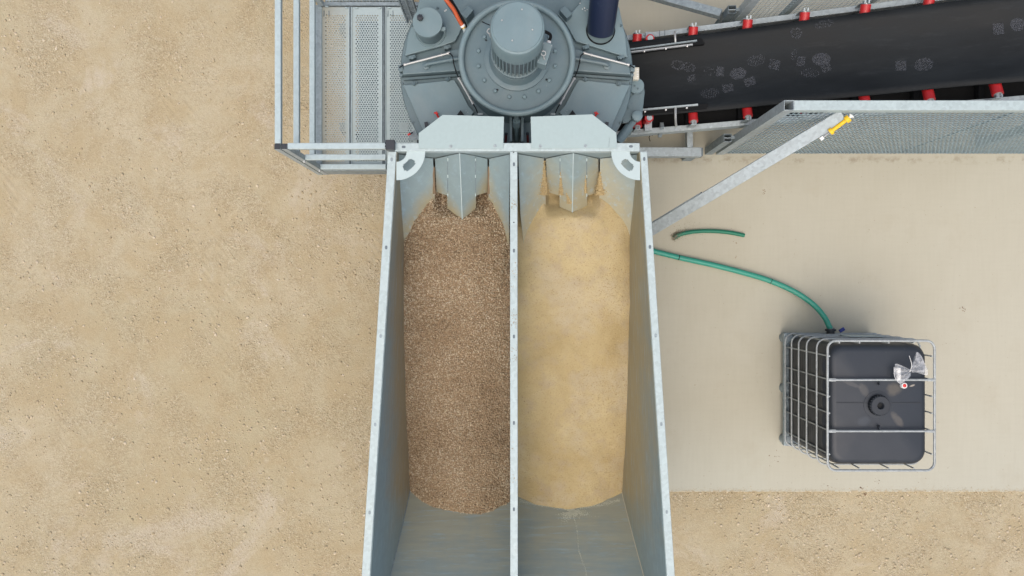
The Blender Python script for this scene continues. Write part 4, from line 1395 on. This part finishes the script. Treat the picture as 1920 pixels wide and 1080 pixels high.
# upright belt guide rollers close to the mixer
for (px, py) in ((1219, 72), (1217.5, 221)):
    c_ = P(px, py, 0.70)
    r = MB().tube(c_+Vector((-0.006, 0, -0.14)), c_, 0.042, 22)
    g_ = r.build('guide_roller', M['red'], cv, smooth=True)
    MB().tube(c_+Vector((0, 0, 0.0)), c_+Vector((0, 0, 0.012)), 0.027, 18).build('roller_hub', M['galv'], g_, smooth=True)
    sgn = -1 if py > 150 else 1
    MB().bar(c_+Vector((0.01, sgn*0.055, -0.16)), c_+Vector((0.01, sgn*0.055, -0.10)), 0.07, 0.09).build('guide_bracket', M['galv'], g_)
# skirts with clamp bars and hook rods
def beltpt(px, py, h):
    lo_, hi_ = 0.8, 5.0
    o_ = Vector((0,0,H)); v = Vector(((px-960)/F, (540-py)/F, -1))
    # plane z = SL*x + 0.10 + h
    t = (H-0.10-h)/(1+SL*v.x)
    return o_+v*t
for side in (-1, 1):
    if side > 0:
        sk = [(1150, 102, 0.17), (1306, 81, 0.17)]
        MB().prism([beltpt(x, y, 0.135) for x, y in ((1150, 99), (1312, 75), (1318.5, 86), (1150, 108))], (0, 0, 0.055)).build('skirt_rubber', M['rubber'], cv)
        for (a, b, nub) in (((1150, 97), (1307, 76.3), ()), ((1150, 102), (1299, 83.8), (1208, 1248, 1288))):
            bar_ = MB().bar(beltpt(*a, 0.205), beltpt(*b, 0.205), 0.013, 0.025).build('clamp_bar', M['steel'] if nub else M['galv_dull'], cv)
            for x in nub:
                p = beltpt(x, lerp(a[1], b[1], (x-a[0])/(b[0]-a[0]))+1.5, 0.215)
                MB().tube(p, p+Vector((0, -0.006, 0.016)), 0.007, 8).build('wing_bolt', M['white'], bar_)
        MB().path(spline([beltpt(1265.5, 60, 0.10), beltpt(1265.5, 63, 0.20), beltpt(1266, 72, 0.22), beltpt(1266.5, 81, 0.20)], 5), 0.0105, 8).build('hook_rod', M['steel'], cv, smooth=True)
    else:
        MB().prism([beltpt(x, y, 0.135) for x, y in ((1150, 222), (1322, 207), (1325, 197), (1150, 206))], (0, 0, 0.055)).build('skirt_rubber', M['rubber'], cv)
        a, b = (1150, 211), (1309, 196.5)
        bar_ = MB().bar(beltpt(*a, 0.205), beltpt(*b, 0.205), 0.016, 0.025).build('clamp_bar', M['galv'], cv)
        for x in (1209, 1248, 1287):
            p = beltpt(x, lerp(a[1], b[1], (x-a[0])/(b[0]-a[0]))+4, 0.20)
            MB().tube(p, p+Vector((0, -0.004, 0.02)), 0.008, 8).build('wing_bolt', M['white'], bar_)
        MB().bar(beltpt(1150, 194.5, 0.10), beltpt(1266, 192.7, 0.10), 0.012, 0.012).build('skirt_strip', m_plain('brown_strip', (0.03,0.024,0.02), 0.6), cv)
        MB().path(spline([beltpt(1268, 236, 0.02), beltpt(1267, 230, 0.12), beltpt(1266.5, 218, 0.20), beltpt(1266.5, 201, 0.20)], 5), 0.0115, 8).build('hook_rod', M['steel'], cv, smooth=True)
for px in (1246.5,):
    X = roller_x(px)
    MB().bar(CV(X, -0.505, -0.11), CV(X, -0.43, 0.02), 0.035, 0.06).build('splice_plate', M['galv_dull'], cv)
for (px, s_) in ((1252, 1), (1242, 1)):
    X = roller_x(px)
    MB().bar(CV(X, 0.44, 0.003), CV(X, 0.505, 0.003), 0.006, 0.012).build('splice_mark', M['galv_dark'], cv)
MB().path([beltpt(1219, 253, -0.25), beltpt(1217, 258, -0.25), beltpt(1219, 265, -0.25)], 0.004, 6).build('loose_wire', M['rubber'], cv)
MB().path([beltpt(1219, 253, -0.25), beltpt(1224, 254, -0.25)], 0.004, 6).build('loose_wire', M['rubber'], cv)
MB().box((4.95, 1.50, 0.0), (5.03, 1.58, zf(4.95)-0.12)).build('support_leg', M['galv'], cv)
MB().box((4.95, 2.62, 0.0), (5.03, 2.70, zf(4.95)-0.12)).build('support_leg', M['galv'], cv)
# dusty boot prints
def footprint(px, py, w, h, ang, style, dens):
    m = MB()
    px_ = 1.35 if style != 'stripe' else 3.2
    ca, sa = math.cos(ang), math.sin(ang)
    nu, nv = int(w/2/px_)+1, int(h/2/1.4)+1
    fr_ = random.Random(int(px*7+py))
    for i in range(-nu, nu+1):
        for j in range(-nv, nv+1):
            u, v = i*px_, j*1.4
            if style == 'heel':
                if abs(u) > w/2 or abs(v) > h/2: continue
            elif (u/(w/2))**2+(v/(h/2))**2 > 1: continue
            if style == 'rim' and (u/(w/2))**2+(v/(h/2))**2 < 0.45 and fr_.random() > 0.35: continue
            if fr_.random() > dens+0.12: continue
            u += fr_.uniform(-0.3, 0.3); v += fr_.uniform(-0.3, 0.3)
            su, sv = fr_.uniform(0.35, 0.7), fr_.uniform(0.45, 0.85)
            if style == 'stripe': su, sv = 0.5, 0.8
            q = []
            for (a, b) in ((-su,-sv), (su,-sv), (su,sv), (-su,sv)):
                x = px+(u+a)*ca-(v+b)*sa; y = py+(u+a)*sa+(v+b)*ca
                q.append((x, y))
            vs = []
            for (x, y) in q:
                p = beltpt(x, y, 0.098)
                yo = p.y-(2.04+0.0198*(p.x-1.7))
                hh = np.interp(yo, [t[0] for t in prof_], [t[1] for t in prof_])
                vs.append(beltpt(x, y, hh+0.0035))
            m.add(vs, [(3,2,1,0)])
    if m.v: m.build('boot_print', M['print'], belt)
for a in ((1271, 122, 26, 18, 0.2, 'rim', 0.55), (1291, 126, 26, 17, 0.3, 'rim', 0.5), (1296, 147, 18, 12, -0.4, 'heel', 0.5), (1330, 134, 22, 15, 0.1, 'stripe', 0.25),
          (1350, 134, 16, 17, 0.1, 'heel', 0.8), (1384, 138, 30, 22, -0.2, 'sole', 0.85), (1406, 153, 19, 16, -0.3, 'heel', 0.7),
          (1365, 165, 20, 15, -0.2, 'heel', 0.6), (1331, 175, 34, 19, -0.1, 'stripe', 0.7), (1418, 113, 36, 20, -0.25, 'stripe', 0.65),
          (1452, 121, 20, 17, 0.2, 'heel', 0.6), (1493, 62, 22, 22, 0.3, 'rim', 0.5), (1489, 102, 9, 22, 0.2, 'rim', 0.35), (1502, 115, 14, 17, 0.1, 'heel', 0.65),
          (1540, 111, 34, 24, 0.0, 'sole', 0.85), (1549, 128, 17, 12, -0.4, 'heel', 0.6), (1519, 137, 34, 17, 0.05, 'stripe', 0.6), (1545, 45, 36, 14, -0.2, 'rim', 0.35),
          (1689, 123, 20, 17, 0.0, 'heel', 0.7), (1732, 121, 36, 25, -0.2, 'sole', 0.5), (1872, 54, 20, 20, -0.1, 'heel', 0.75), (1908, 46, 28, 25, 0.0, 'sole', 0.8)):
    footprint(*a)

# ------------------------------------------------------------------ chassis beam between hopper and fence
cz = 0.30
K = lambda px, py: P(px, py, cz)
cb = thing('chassis_beam', 'galvanised beam on the slab below the conveyor foot', 'steel beam', P(1260, 285, 0))
a_, b_ = K(1165, 293), K(1315.5, 276)
MB().box((a_.x, a_.y, cz-0.10), (b_.x, b_.y, cz)).build('beam', M['galv'], cb, bevel=0.004)
MB().box((b_.x+0.001, a_.y+0.004, cz-0.10), (b_.x+0.014, b_.y-0.004, cz-0.002)).build('end_plate', M['galv_dark'], cb)
c_, d_ = K(1288.5, 275.7), K(1299.5, 225)
MB().box((c_.x, c_.y, cz-0.09), (d_.x, d_.y, cz-0.003)).build('stub_beam', M['galv'], cb, bevel=0.004)
for x in (1200, 1300):
    p = K(x, 285)
    MB().box((p.x-0.05, p.y-0.04, 0.0), (p.x+0.05, p.y+0.04, cz-0.102)).build('foot', M['galv_dull'], cb)

# ------------------------------------------------------------------ mesh fences on both sides of the conveyor
def fence(yS, flip, label, name_lbl):
    """welded mesh fence, south face of its tubes at yS"""
    fz_ = 1.90
    w = 0.080
    f = thing('mesh_fence', label, 'fence', (2.2, yS, 0), 'mesh fences beside the conveyor')
    pst = MB().bar((2.221, yS+w/2, 0.0), (2.221, yS+w/2, fz_), w, w, up=(0,1,0), hollow=0.004).build('post', M['galv'], f)
    MB().bar((2.263, yS+w/2, fz_-w/2), (5.6, yS+w/2, fz_-w/2), w, w).build('top_rail', M['galv_bright'], f, bevel=0.004)
    sx = 2.10
    st_ = MB().bar((sx, yS+0.038, 0.0), (sx, yS+0.038, 0.68 if not flip else 0.82), 0.076, 0.076, up=(0,1,0), hollow=0.004).build('stub_post', M['galv_dark'] if flip else M['galv_dull'], f)
    zt = 0.68 if not flip else 0.82
    MB().box((sx-0.034, yS+0.034, zt-0.30), (sx+0.034, yS+0.040, zt-0.004)).build('stub_web', M['galv'], st_)
    MB().bar((sx+0.04, yS+0.05, zt-0.05), (2.18, yS+0.05, zt-0.05), 0.03, 0.03).build('stub_link', M['galv_dull'], f)
    x0_, x1_ = 2.268, 5.55
    ym = yS+0.006 if not flip else yS+0.02
    wires = MB()
    px_ = 0.040 if not flip else 0.044
    n = int((x1_-x0_)/px_)
    for i in range(n+1):
        x = x0_+i*px_
        wires.tube((x, ym, 0.03), (x, ym, fz_-w), 0.0042 if not flip else 0.0020, 4, caps=False)
    wires_h = MB()
    pz = 0.070 if not flip else 0.050
    z = 0.04
    while z < fz_-w:
        wires.tube((x0_, ym+0.0055, z), (x1_, ym+0.0055, z), 0.0032 if not flip else 0.0014, 4, caps=False)
        z += pz
    o_ = wires.build('wire_mesh', M['wire'], f)
    o_['kind'] = 'stuff'
    for x in ((4.14,) if not flip else (2.62, 3.30, 4.1)):  # rear fence: plain posts added in place of denser mesh bands
        MB().box((x, yS+0.016, 0.0), (x+(0.008 if not flip else 0.05), yS+(0.034 if not flip else 0.068), fz_-w-0.002)).build('post', M['galv_dull'], f)
    MB().box((2.265, yS+0.012, 0.004), (5.55, yS+0.030, 0.034)).build('bottom_rail', M['galv_dull'], f)
    return f
f1 = fence(1.425, False, 'mesh fence in front of the conveyor, its pale top rail in view', '')
f2 = fence(2.62, True, 'mesh fence behind the conveyor, top edge out of the picture', '')
# diagonal brace with a yellow gate grip
e0, e1 = P(1176, 458, 0.62), P(1582, 216, 1.78)
br = thing('brace_tube', 'slanting galvanised brace carrying a yellow grip', 'brace', e0)
MB().bar(e0, e1, 0.108, 0.08).build('tube', M['galv'], br, bevel=0.004)
dv = (e1-e0).normalized()
sd = dv.cross(Vector((0,0,1))).normalized()
MB().bar(e0+dv*0.0-sd*0.059, lerp(e0, e1, 0.40)-sd*0.059, 0.010, 0.06).build('sleeve', M['galv_dull'], br)
g0, g1 = P(1556, 248, 1.74), P(1590, 222.5, 1.82)
gd = (g1-g0).normalized()
gp = MB()
gp.tube(g0+gd*0.02, g1, 0.017, 16)
gp.tube(g0+gd*0.0, g0+gd*0.025, 0.029, 18)
gp.tube(g1-gd*0.02, g1+gd*0.012, 0.031, 18)
gp_o = gp.build('yellow_grip', M['yellow'], br, smooth=True)
gs = MB().tube(g0-gd*0.065, g0+gd*0.01, 0.0055, 8)
gs.tube(g0-gd*0.065+Vector((0.004,0.014,0)), g0+gd*0.02+Vector((0.004,0.014,0)), 0.004, 8)
gs.build('grip_spring', M['steel'], gp_o)
ce = MB().bar(g0-gd*0.090, g0-gd*0.060, 0.030, 0.02)
ce.build('wire_clamp', M['white'], gp_o, bevel=0.004)
c2 = MB().bar(g1+gd*0.012, g1+gd*0.032, 0.020, 0.02)
c2.bar(g1+gd*0.03+Vector((-0.014,0.014,0)), g1+gd*0.035+Vector((0.014,-0.014,0)), 0.013, 0.014)
c2.build('wire_clamp', M['white'], gp_o, bevel=0.003)
u0, u1 = P(1150, -28, 0.28), P(1352, 27, 0.66)
ub = thing('brace_tube', 'low galvanised brace running to the rear fence', 'brace', u0)
MB().bar(u0, u1, 0.075, 0.08).build('tube', M['galv_dull'], ub, bevel=0.004)

# ------------------------------------------------------------------ water tank in a cage
IX0, IX1, IY0, IY1 = 2.862, 3.832, -1.655, -0.478
ibc = thing('caged_water_tank', 'black plastic tank in a steel tube cage on the slab', 'water tank', (3.346, -1.067, 0))
def rrect(x0, x1, y0, y1, r, n=6):
    out = []
    for (cx, cy, a) in ((x1-r, y1-r, 0), (x0+r, y1-r, 90), (x0+r, y0+r, 180), (x1-r, y0+r, 270)):
        for i in range(n+1):
            t = math.radians(a+90*i/n)
            out.append((cx+math.cos(t)*r, cy+math.sin(t)*r))
    return out
ins = 0.033
bx = MB()
levels = [(0.14, 0.03, 0.10), (0.17, 0.0, 0.12), (1.00, 0.0, 0.12), (1.05, 0.004, 0.12), (1.085, 0.016, 0.12), (1.104, 0.036, 0.11), (1.112, 0.07, 0.09)]
ring_n = None
for (z, e, r) in levels:
    rp_ = rrect(IX0+ins+e, IX1-ins-e, IY0+ins+e, IY1-ins-e, r, 7)
    ring_n = len(rp_)
    bx.v += [Vector((x, y, z)) for x, y in rp_]
for k in range(len(levels)-1):
    for i in range(ring_n):
        j = (i+1) % ring_n
        bx.f.append((k*ring_n+i, k*ring_n+j, (k+1)*ring_n+j, (k+1)*ring_n+i))
bx.f.append(tuple(reversed(range(ring_n))))
# shallowly pressed top in a grid
last = (len(levels)-1)*ring_n
bx.v.append(Vector((3.346, -1.067, 1.118)))
ci = len(bx.v)-1
for i in range(ring_n):
    bx.f.append((last+i, last+(i+1) % ring_n, ci))
tank = bx.build('tank_body', M['tank'], ibc, smooth=True)
# bulging pads on the left wall between the cage tubes
zs = [0.15, 0.32, 0.50, 0.69, 0.92, 1.15]
ys = [P(0, y, 1.15).y for y in (668, 712, 743.5, 775, 808, 852)]
xs = [P(x, 0, 1.15).x for x in (1574, 1612, 1667, 1714)]
pads = MB()
for i in range(5):
    for j in range(len(ys)+1):
        ya = ([IY1-0.10]+ys)[j]-0.012; yb = (ys+[IY0+0.10])[j]+0.012
        za, zb = zs[i]+0.03, min(zs[i+1]-0.025, 1.02)
        if ya-yb < 0.02: continue
        N_ = 6
        o_ = len(pads.v)
        for a in range(N_+1):
            for b in range(N_+1):
                u, v = a/N_, b/N_
                h = 0.016*(math.sin(math.pi*u)*math.sin(math.pi*v))**0.6
                pads.v.append(Vector((IX0+ins+0.001-h, lerp(ya, yb, u), lerp(za, zb, v))))
        for a in range(N_):
            for b in range(N_):
                q_ = o_+a*(N_+1)+b
                pads.f.append((q_, q_+1, q_+N_+2, q_+N_+1)[::-1])
pads.build('wall_bulges', M['tank'], tank, smooth=True)
# mould seam and ribs on the top
MB().bar((IX0+0.10, -1.067+0.02, 1.1155), (3.24, -1.067+0.02, 1.1195), 0.007, 0.004).build('mould_seam', M['black_plastic'], tank)
MB().bar((3.41, -1.067+0.02, 1.1185), (IX1-0.10, -1.067+0.02, 1.1155), 0.007, 0.004).build('mould_seam', M['black_plastic'], tank)
# ring tubes
rt = 0.0085
for i, z in enumerate(zs):
    lp = rrect(IX0, IX1, IY0, IY1, 0.085 if i < 5 else 0.075, 6)
    lp = [Vector((x, y, z)) for x, y in lp]; lp.append(lp[0]); lp.append(lp[1])
    MB().path(lp, rt if i < 5 else 0.0115, 8).build('cage_ring', M['cage'], ibc, smooth=True)
for y in ys:
    for x in (IX0+0.019, IX1-0.019):
        MB().tube((x, y, 0.10), (x, y, 1.148), 0.0070, 8).build('cage_upright', M['cage'], ibc, smooth=True)
for x in xs:
    for y in (IY0+0.019, IY1-0.019):
        MB().tube((x, y, 0.10), (x, y, 1.148), 0.0070, 8).build('cage_upright', M['cage'], ibc, smooth=True)
for y in (ys[1], ys[4]):
    t_ = MB().tube((IX0+0.0, y, 1.158), (IX1-0.0, y, 1.158), 0.0105, 10)
    t_.bar((IX0+0.01, y, 1.158), (IX0+0.07, y, 1.158), 0.026, 0.012)
    t_.bar((IX1-0.07, y, 1.158), (IX1-0.0, y, 1.158), 0.026, 0.012)
    t_.build('top_bar', M['cage'], ibc, smooth=True)
for (px, py) in ((1648, 717), (1648, 802)):
    c_ = P(px, py, 1.14)
    MB().torus(c_, 0.020, 0.006, (1, 0, 0.2), 16, 6).build('tie_loop', M['black_plastic'], ibc, smooth=True)
# screw cap
cc = P(1651.5, 761, 1.17)
cp = MB().lathe((cc.x, cc.y, 1.105), [(0.135, 0.0), (0.128, 0.014), (0.095, 0.016)], 40).build('neck_collar', M['tank'], tank, smooth=True)
cp2 = MB().lathe((cc.x, cc.y, 1.11), [(0.088, 0.0), (0.088, 0.055), (0.082, 0.062), (0.034, 0.062), (0.030, 0.058), (0.026, 0.03), (0.0001, 0.03)], 40)
lid = cp2.build('screw_cap', M['black_plastic'], ibc, smooth=True)
kn = MB()
for i in range(24):
    t = 2*math.pi*i/24
    kn.box((cc.x-0.004, cc.y-0.004, 1.112), (cc.x+0.004, cc.y+0.004, 1.164))
    for v in kn.v[-8:]:
        v += Vector((math.cos(t)*0.090, math.sin(t)*0.090, 0))
kn.build('cap_ribs', M['black_plastic'], lid)
MB().lathe((cc.x, cc.y, 1.142), [(0.0001, 0.0), (0.027, 0.0)], 20).build('vent_hole_shade', M['dark'], lid)  # dark disc paints the shade inside the vent opening
# steel pallet
pal = MB()
for (x0_, x1_) in ((IX0-0.005, IX0+0.06), (3.31, 3.38), (IX1-0.06, IX1+0.005)):
    pal.box((x0_, IY0-0.005, 0.085), (x1_, IY1+0.005, 0.125))
pal.build('pallet_beam', M['galv_dull'], ibc, bevel=0.006)
pb = MB()
for y in (IY0-0.004, -1.10, IY1-0.066):
    pb.box((IX0+0.003, y, 0.04), (IX1-0.003, y+0.07, 0.083))
pb.build('pallet_bearer', M['galv_dull'], ibc, bevel=0.006)
for x in (IX0+0.055, 3.346, IX1-0.055):
    for y in (IY0+0.05, -1.065, IY1-0.05):
        ft = MB().lathe((x-(0.01 if x < 3 else 0), y, 0.0), [(0.055, 0.0), (0.055, 0.03), (0.045, 0.13), (0.0001, 0.135)], 18)
        ft.build('pallet_foot', M['galv_dull'], ibc, smooth=True)
for i in range(9):
    y = lerp(IY0+0.12, IY1-0.12, i/8)
    MB().tube((IX0+0.03, y, 0.132), (IX1-0.03, y, 0.132), 0.008, 8).build('pallet_rod', M['galv_dull'], ibc, smooth=True)
MB().box((3.27, IY1+0.004, 0.50), (3.60, IY1+0.010, 0.72)).build('name_plate', M['galv_rail'], ibc)
# outlet valve on the north side
vv = MB().tube((3.315, IY1-0.02, 0.20), (3.315, IY1+0.055, 0.20), 0.040, 18)
vv.tube((3.315, IY1+0.03, 0.20), (3.315, IY1+0.05, 0.20), 0.055, 18)
va = vv.build('outlet_valve', M['black_plastic'], ibc, smooth=True)
MB().bar((3.38, IY1+0.03, 0.26), (3.43, IY1+0.06, 0.26), 0.035, 0.018).build('valve_handle', M['blue'], va, bevel=0.004)

# bag, tie and cap on top of the tank
TZP = 1.19
bag0 = P(1702, 694, 1.175)
bag = thing('plastic_bag', 'clear knotted plastic bag lying on top of the black tank', 'plastic bag', bag0)
def fan(knot, rim_, lift, name, folds=5, dens=14):
    m = MB()
    K_ = 10
    n = len(rim_)
    rp_ = spline([Vector((p.x, p.y, p.z)) for p in rim_], dens//2)
    for i, e in enumerate(rp_):
        for k in range(K_+1):
            t = k/K_
            p = lerp(knot, e, t)
            wv = math.sin(i/len(rp_)*math.pi*2*folds+1.3*t)
            p = p+Vector((0, 0, lift*math.sin(math.pi*min(1, t*0.9))*(0.6+0.4*wv)))
            m.v.append(p)
    for i in range(len(rp_)-1):
        for k in range(K_):
            a = i*(K_+1)+k
            m.f.append((a, a+1, a+K_+2, a+K_+1))
    return m.build(name, M['film'], bag, smooth=True)
kz = bag0+Vector((0, 0, 0.035))
fan(kz, [P(1710, 681, 1.19), P(1714, 668, 1.21), P(1718.5, 659.5, 1.22), P(1727, 668, 1.21), P(1734, 683, 1.20), P(1739, 703, 1.19), P(1722, 699, 1.18), P(1708, 698, 1.18)], 0.035, 'bag_tail', 5)
fan(kz, [P(1695, 690, 1.19), P(1686, 684, 1.20), P(1678.5, 682, 1.20), P(1676, 690, 1.19), P(1677, 704, 1.18), P(1682, 714, 1.18), P(1690, 719, 1.17), P(1696, 712, 1.18), P(1700, 700, 1.18)], 0.055, 'bag_body', 6)
MB().path(spline([P(1676.5, 688, 1.20), P(1677, 704, 1.19), P(1682, 714, 1.18), P(1690, 721, 1.16)], 5), 0.0035, 6).build('bag_hem', M['film'], bag)
bt = MB().tube(P(1684.5, 689, 1.195), P(1685.5, 713, 1.175), 0.019, 16)
bt.build('white_bottle', M['white'], bag, smooth=True, bevel=0.004)
MB().torus(kz, 0.009, 0.0045, (0.8, -0.5, 0), 14, 6).build('knot', M['white'], bag, smooth=True)
MB().path(spline([kz, kz+Vector((0.006, 0.05, 0.02)), P(1704.8, 667, 1.23)], 5), 0.0028, 6).build('cable_tie', M['white'], bag)
rc = P(1693.5, 722.5, 1.125)
cpz = thing('red_cap', 'small red cap with white rim beside the clear bag', 'cap', rc)
MB().lathe(rc, [(0.026, -0.012), (0.027, 0.0), (0.027, 0.020), (0.024, 0.024), (0.017, 0.024), (0.016, 0.018)], 24).build('white_rim', M['white'], cpz, smooth=True)
MB().lathe(rc, [(0.0165, 0.016), (0.016, 0.026), (0.0001, 0.030)], 20).build('red_disc', M['redcap'], cpz, smooth=True)

# ------------------------------------------------------------------ hoses on the slab
hp = [P(1170, 454, 0.05), P(1215, 468, 0.04), P(1272, 482.5, 0.035), P(1340, 497.5, 0.04), P(1400, 513, 0.05), P(1445, 527, 0.055), P(1490, 547, 0.08), P(1525, 571, 0.12), P(1546, 595, 0.17), P(1554.5, 612, 0.20)]
hp.append(Vector((3.315, IY1+0.058, 0.20)))
sp = spline(hp, 10)
gh = thing('green_hose', 'long green hose curving from the tank outlet to the hopper', 'hose', sp[0])
MB().path(sp, 0.0285, 14).build('hose_body', M['green'], gh, smooth=True)
for k in (20, 50):
    MB().tube(sp[k], lerp(sp[k], sp[k+1], 0.25), 0.0292, 14).build('hose_mark', M['rubber'], gh, smooth=True)
MB().tube(sp[-5], sp[-3], 0.032, 14).build('hose_clamp', M['steel'], gh, smooth=True)
MB().tube(sp[-3], sp[-1]+Vector((0,-0.01,0)), 0.040, 14).build('hose_nut', M['galv_dark'], gh, smooth=True)
oc = [P(1264, 446, 0.02), P(1272, 441, 0.022), P(1290, 436, 0.024), P(1312, 433.5, 0.024), P(1340, 433.5, 0.024), P(1368, 436, 0.024), P(1395.5, 441.5, 0.022)]
so = spline(oc, 8)
os_ = thing('hose_offcut', 'short cut piece of darker green hose lying on the slab', 'hose', so[0])
MB().path(so, 0.0215, 12).build('hose_body', M['green_dark'], os_, smooth=True)
pts, rad = [], []
for i in range(900):
    t = abs(rr.gauss(0, 0.16)); k = min(int(t*len(so)), len(so)-1)
    p = so[k]+Vector((rr.gauss(0, 0.014), rr.gauss(0.012, 0.020), 0))
    hz = 0.040 if (p-so[k]).length < 0.015 else 0.002
    pts.append((p.x, p.y, hz+rr.uniform(-0.002, 0.003))); rad.append(rr.uniform(0.0018, 0.0045))
for i in range(260):
    p = P(rr.gauss(1290, 22), rr.gauss(430, 11), 0.001)
    pts.append((p.x, p.y, 0.001)); rad.append(rr.uniform(0.0015, 0.003))
o = scatter('wet_dirt', np.array(pts), np.array(rad), m_plain('wet_dirt', (0.23,0.205,0.15), 0.9, 0, 0.35, 60), flat=(0.5, 0.9))
tag(o, 'wet earth crumbs stuck to the end of the short hose', 'dirt', kind='stuff')
# small litter on the slab
pts, rad, tn = [], [], []
for (px, py, s, n) in ((1433, 360, 4, 14), (1616, 915, 2.5, 10), (1625, 927, 3, 12), (1549, 910, 4, 4), (1645, 903, 6, 5), (1378, 453, 3, 3), (1380, 482, 2, 3), (1804, 578, 2, 5), (1808, 582, 2, 4), (1612, 530, 2, 3), (1455, 860, 10, 7)):
    for i in range(n):
        p = P(rr.gauss(px, s), rr.gauss(py, s*0.6), 0.0)
        pts.append((p.x, p.y, 0.002 if p.y > SLAB_Y0 else GZ+0.004)); rad.append(rr.uniform(0.002, 0.006))
for i in range(700):
    px, py = rr.uniform(1225, 1915), rr.uniform(300, 920)
    p = P(px, py, 0.0)
    pts.append((p.x, p.y, 0.0008)); rad.append(abs(rr.gauss(0.0010, 0.0009))+0.0007)
o = scatter('litter_crumbs', np.array(pts), np.array(rad), M['rust'], flat=(0.3, 0.6))
tag(o, 'rust brown crumbs scattered thinly over the pale slab', 'dirt', kind='stuff')
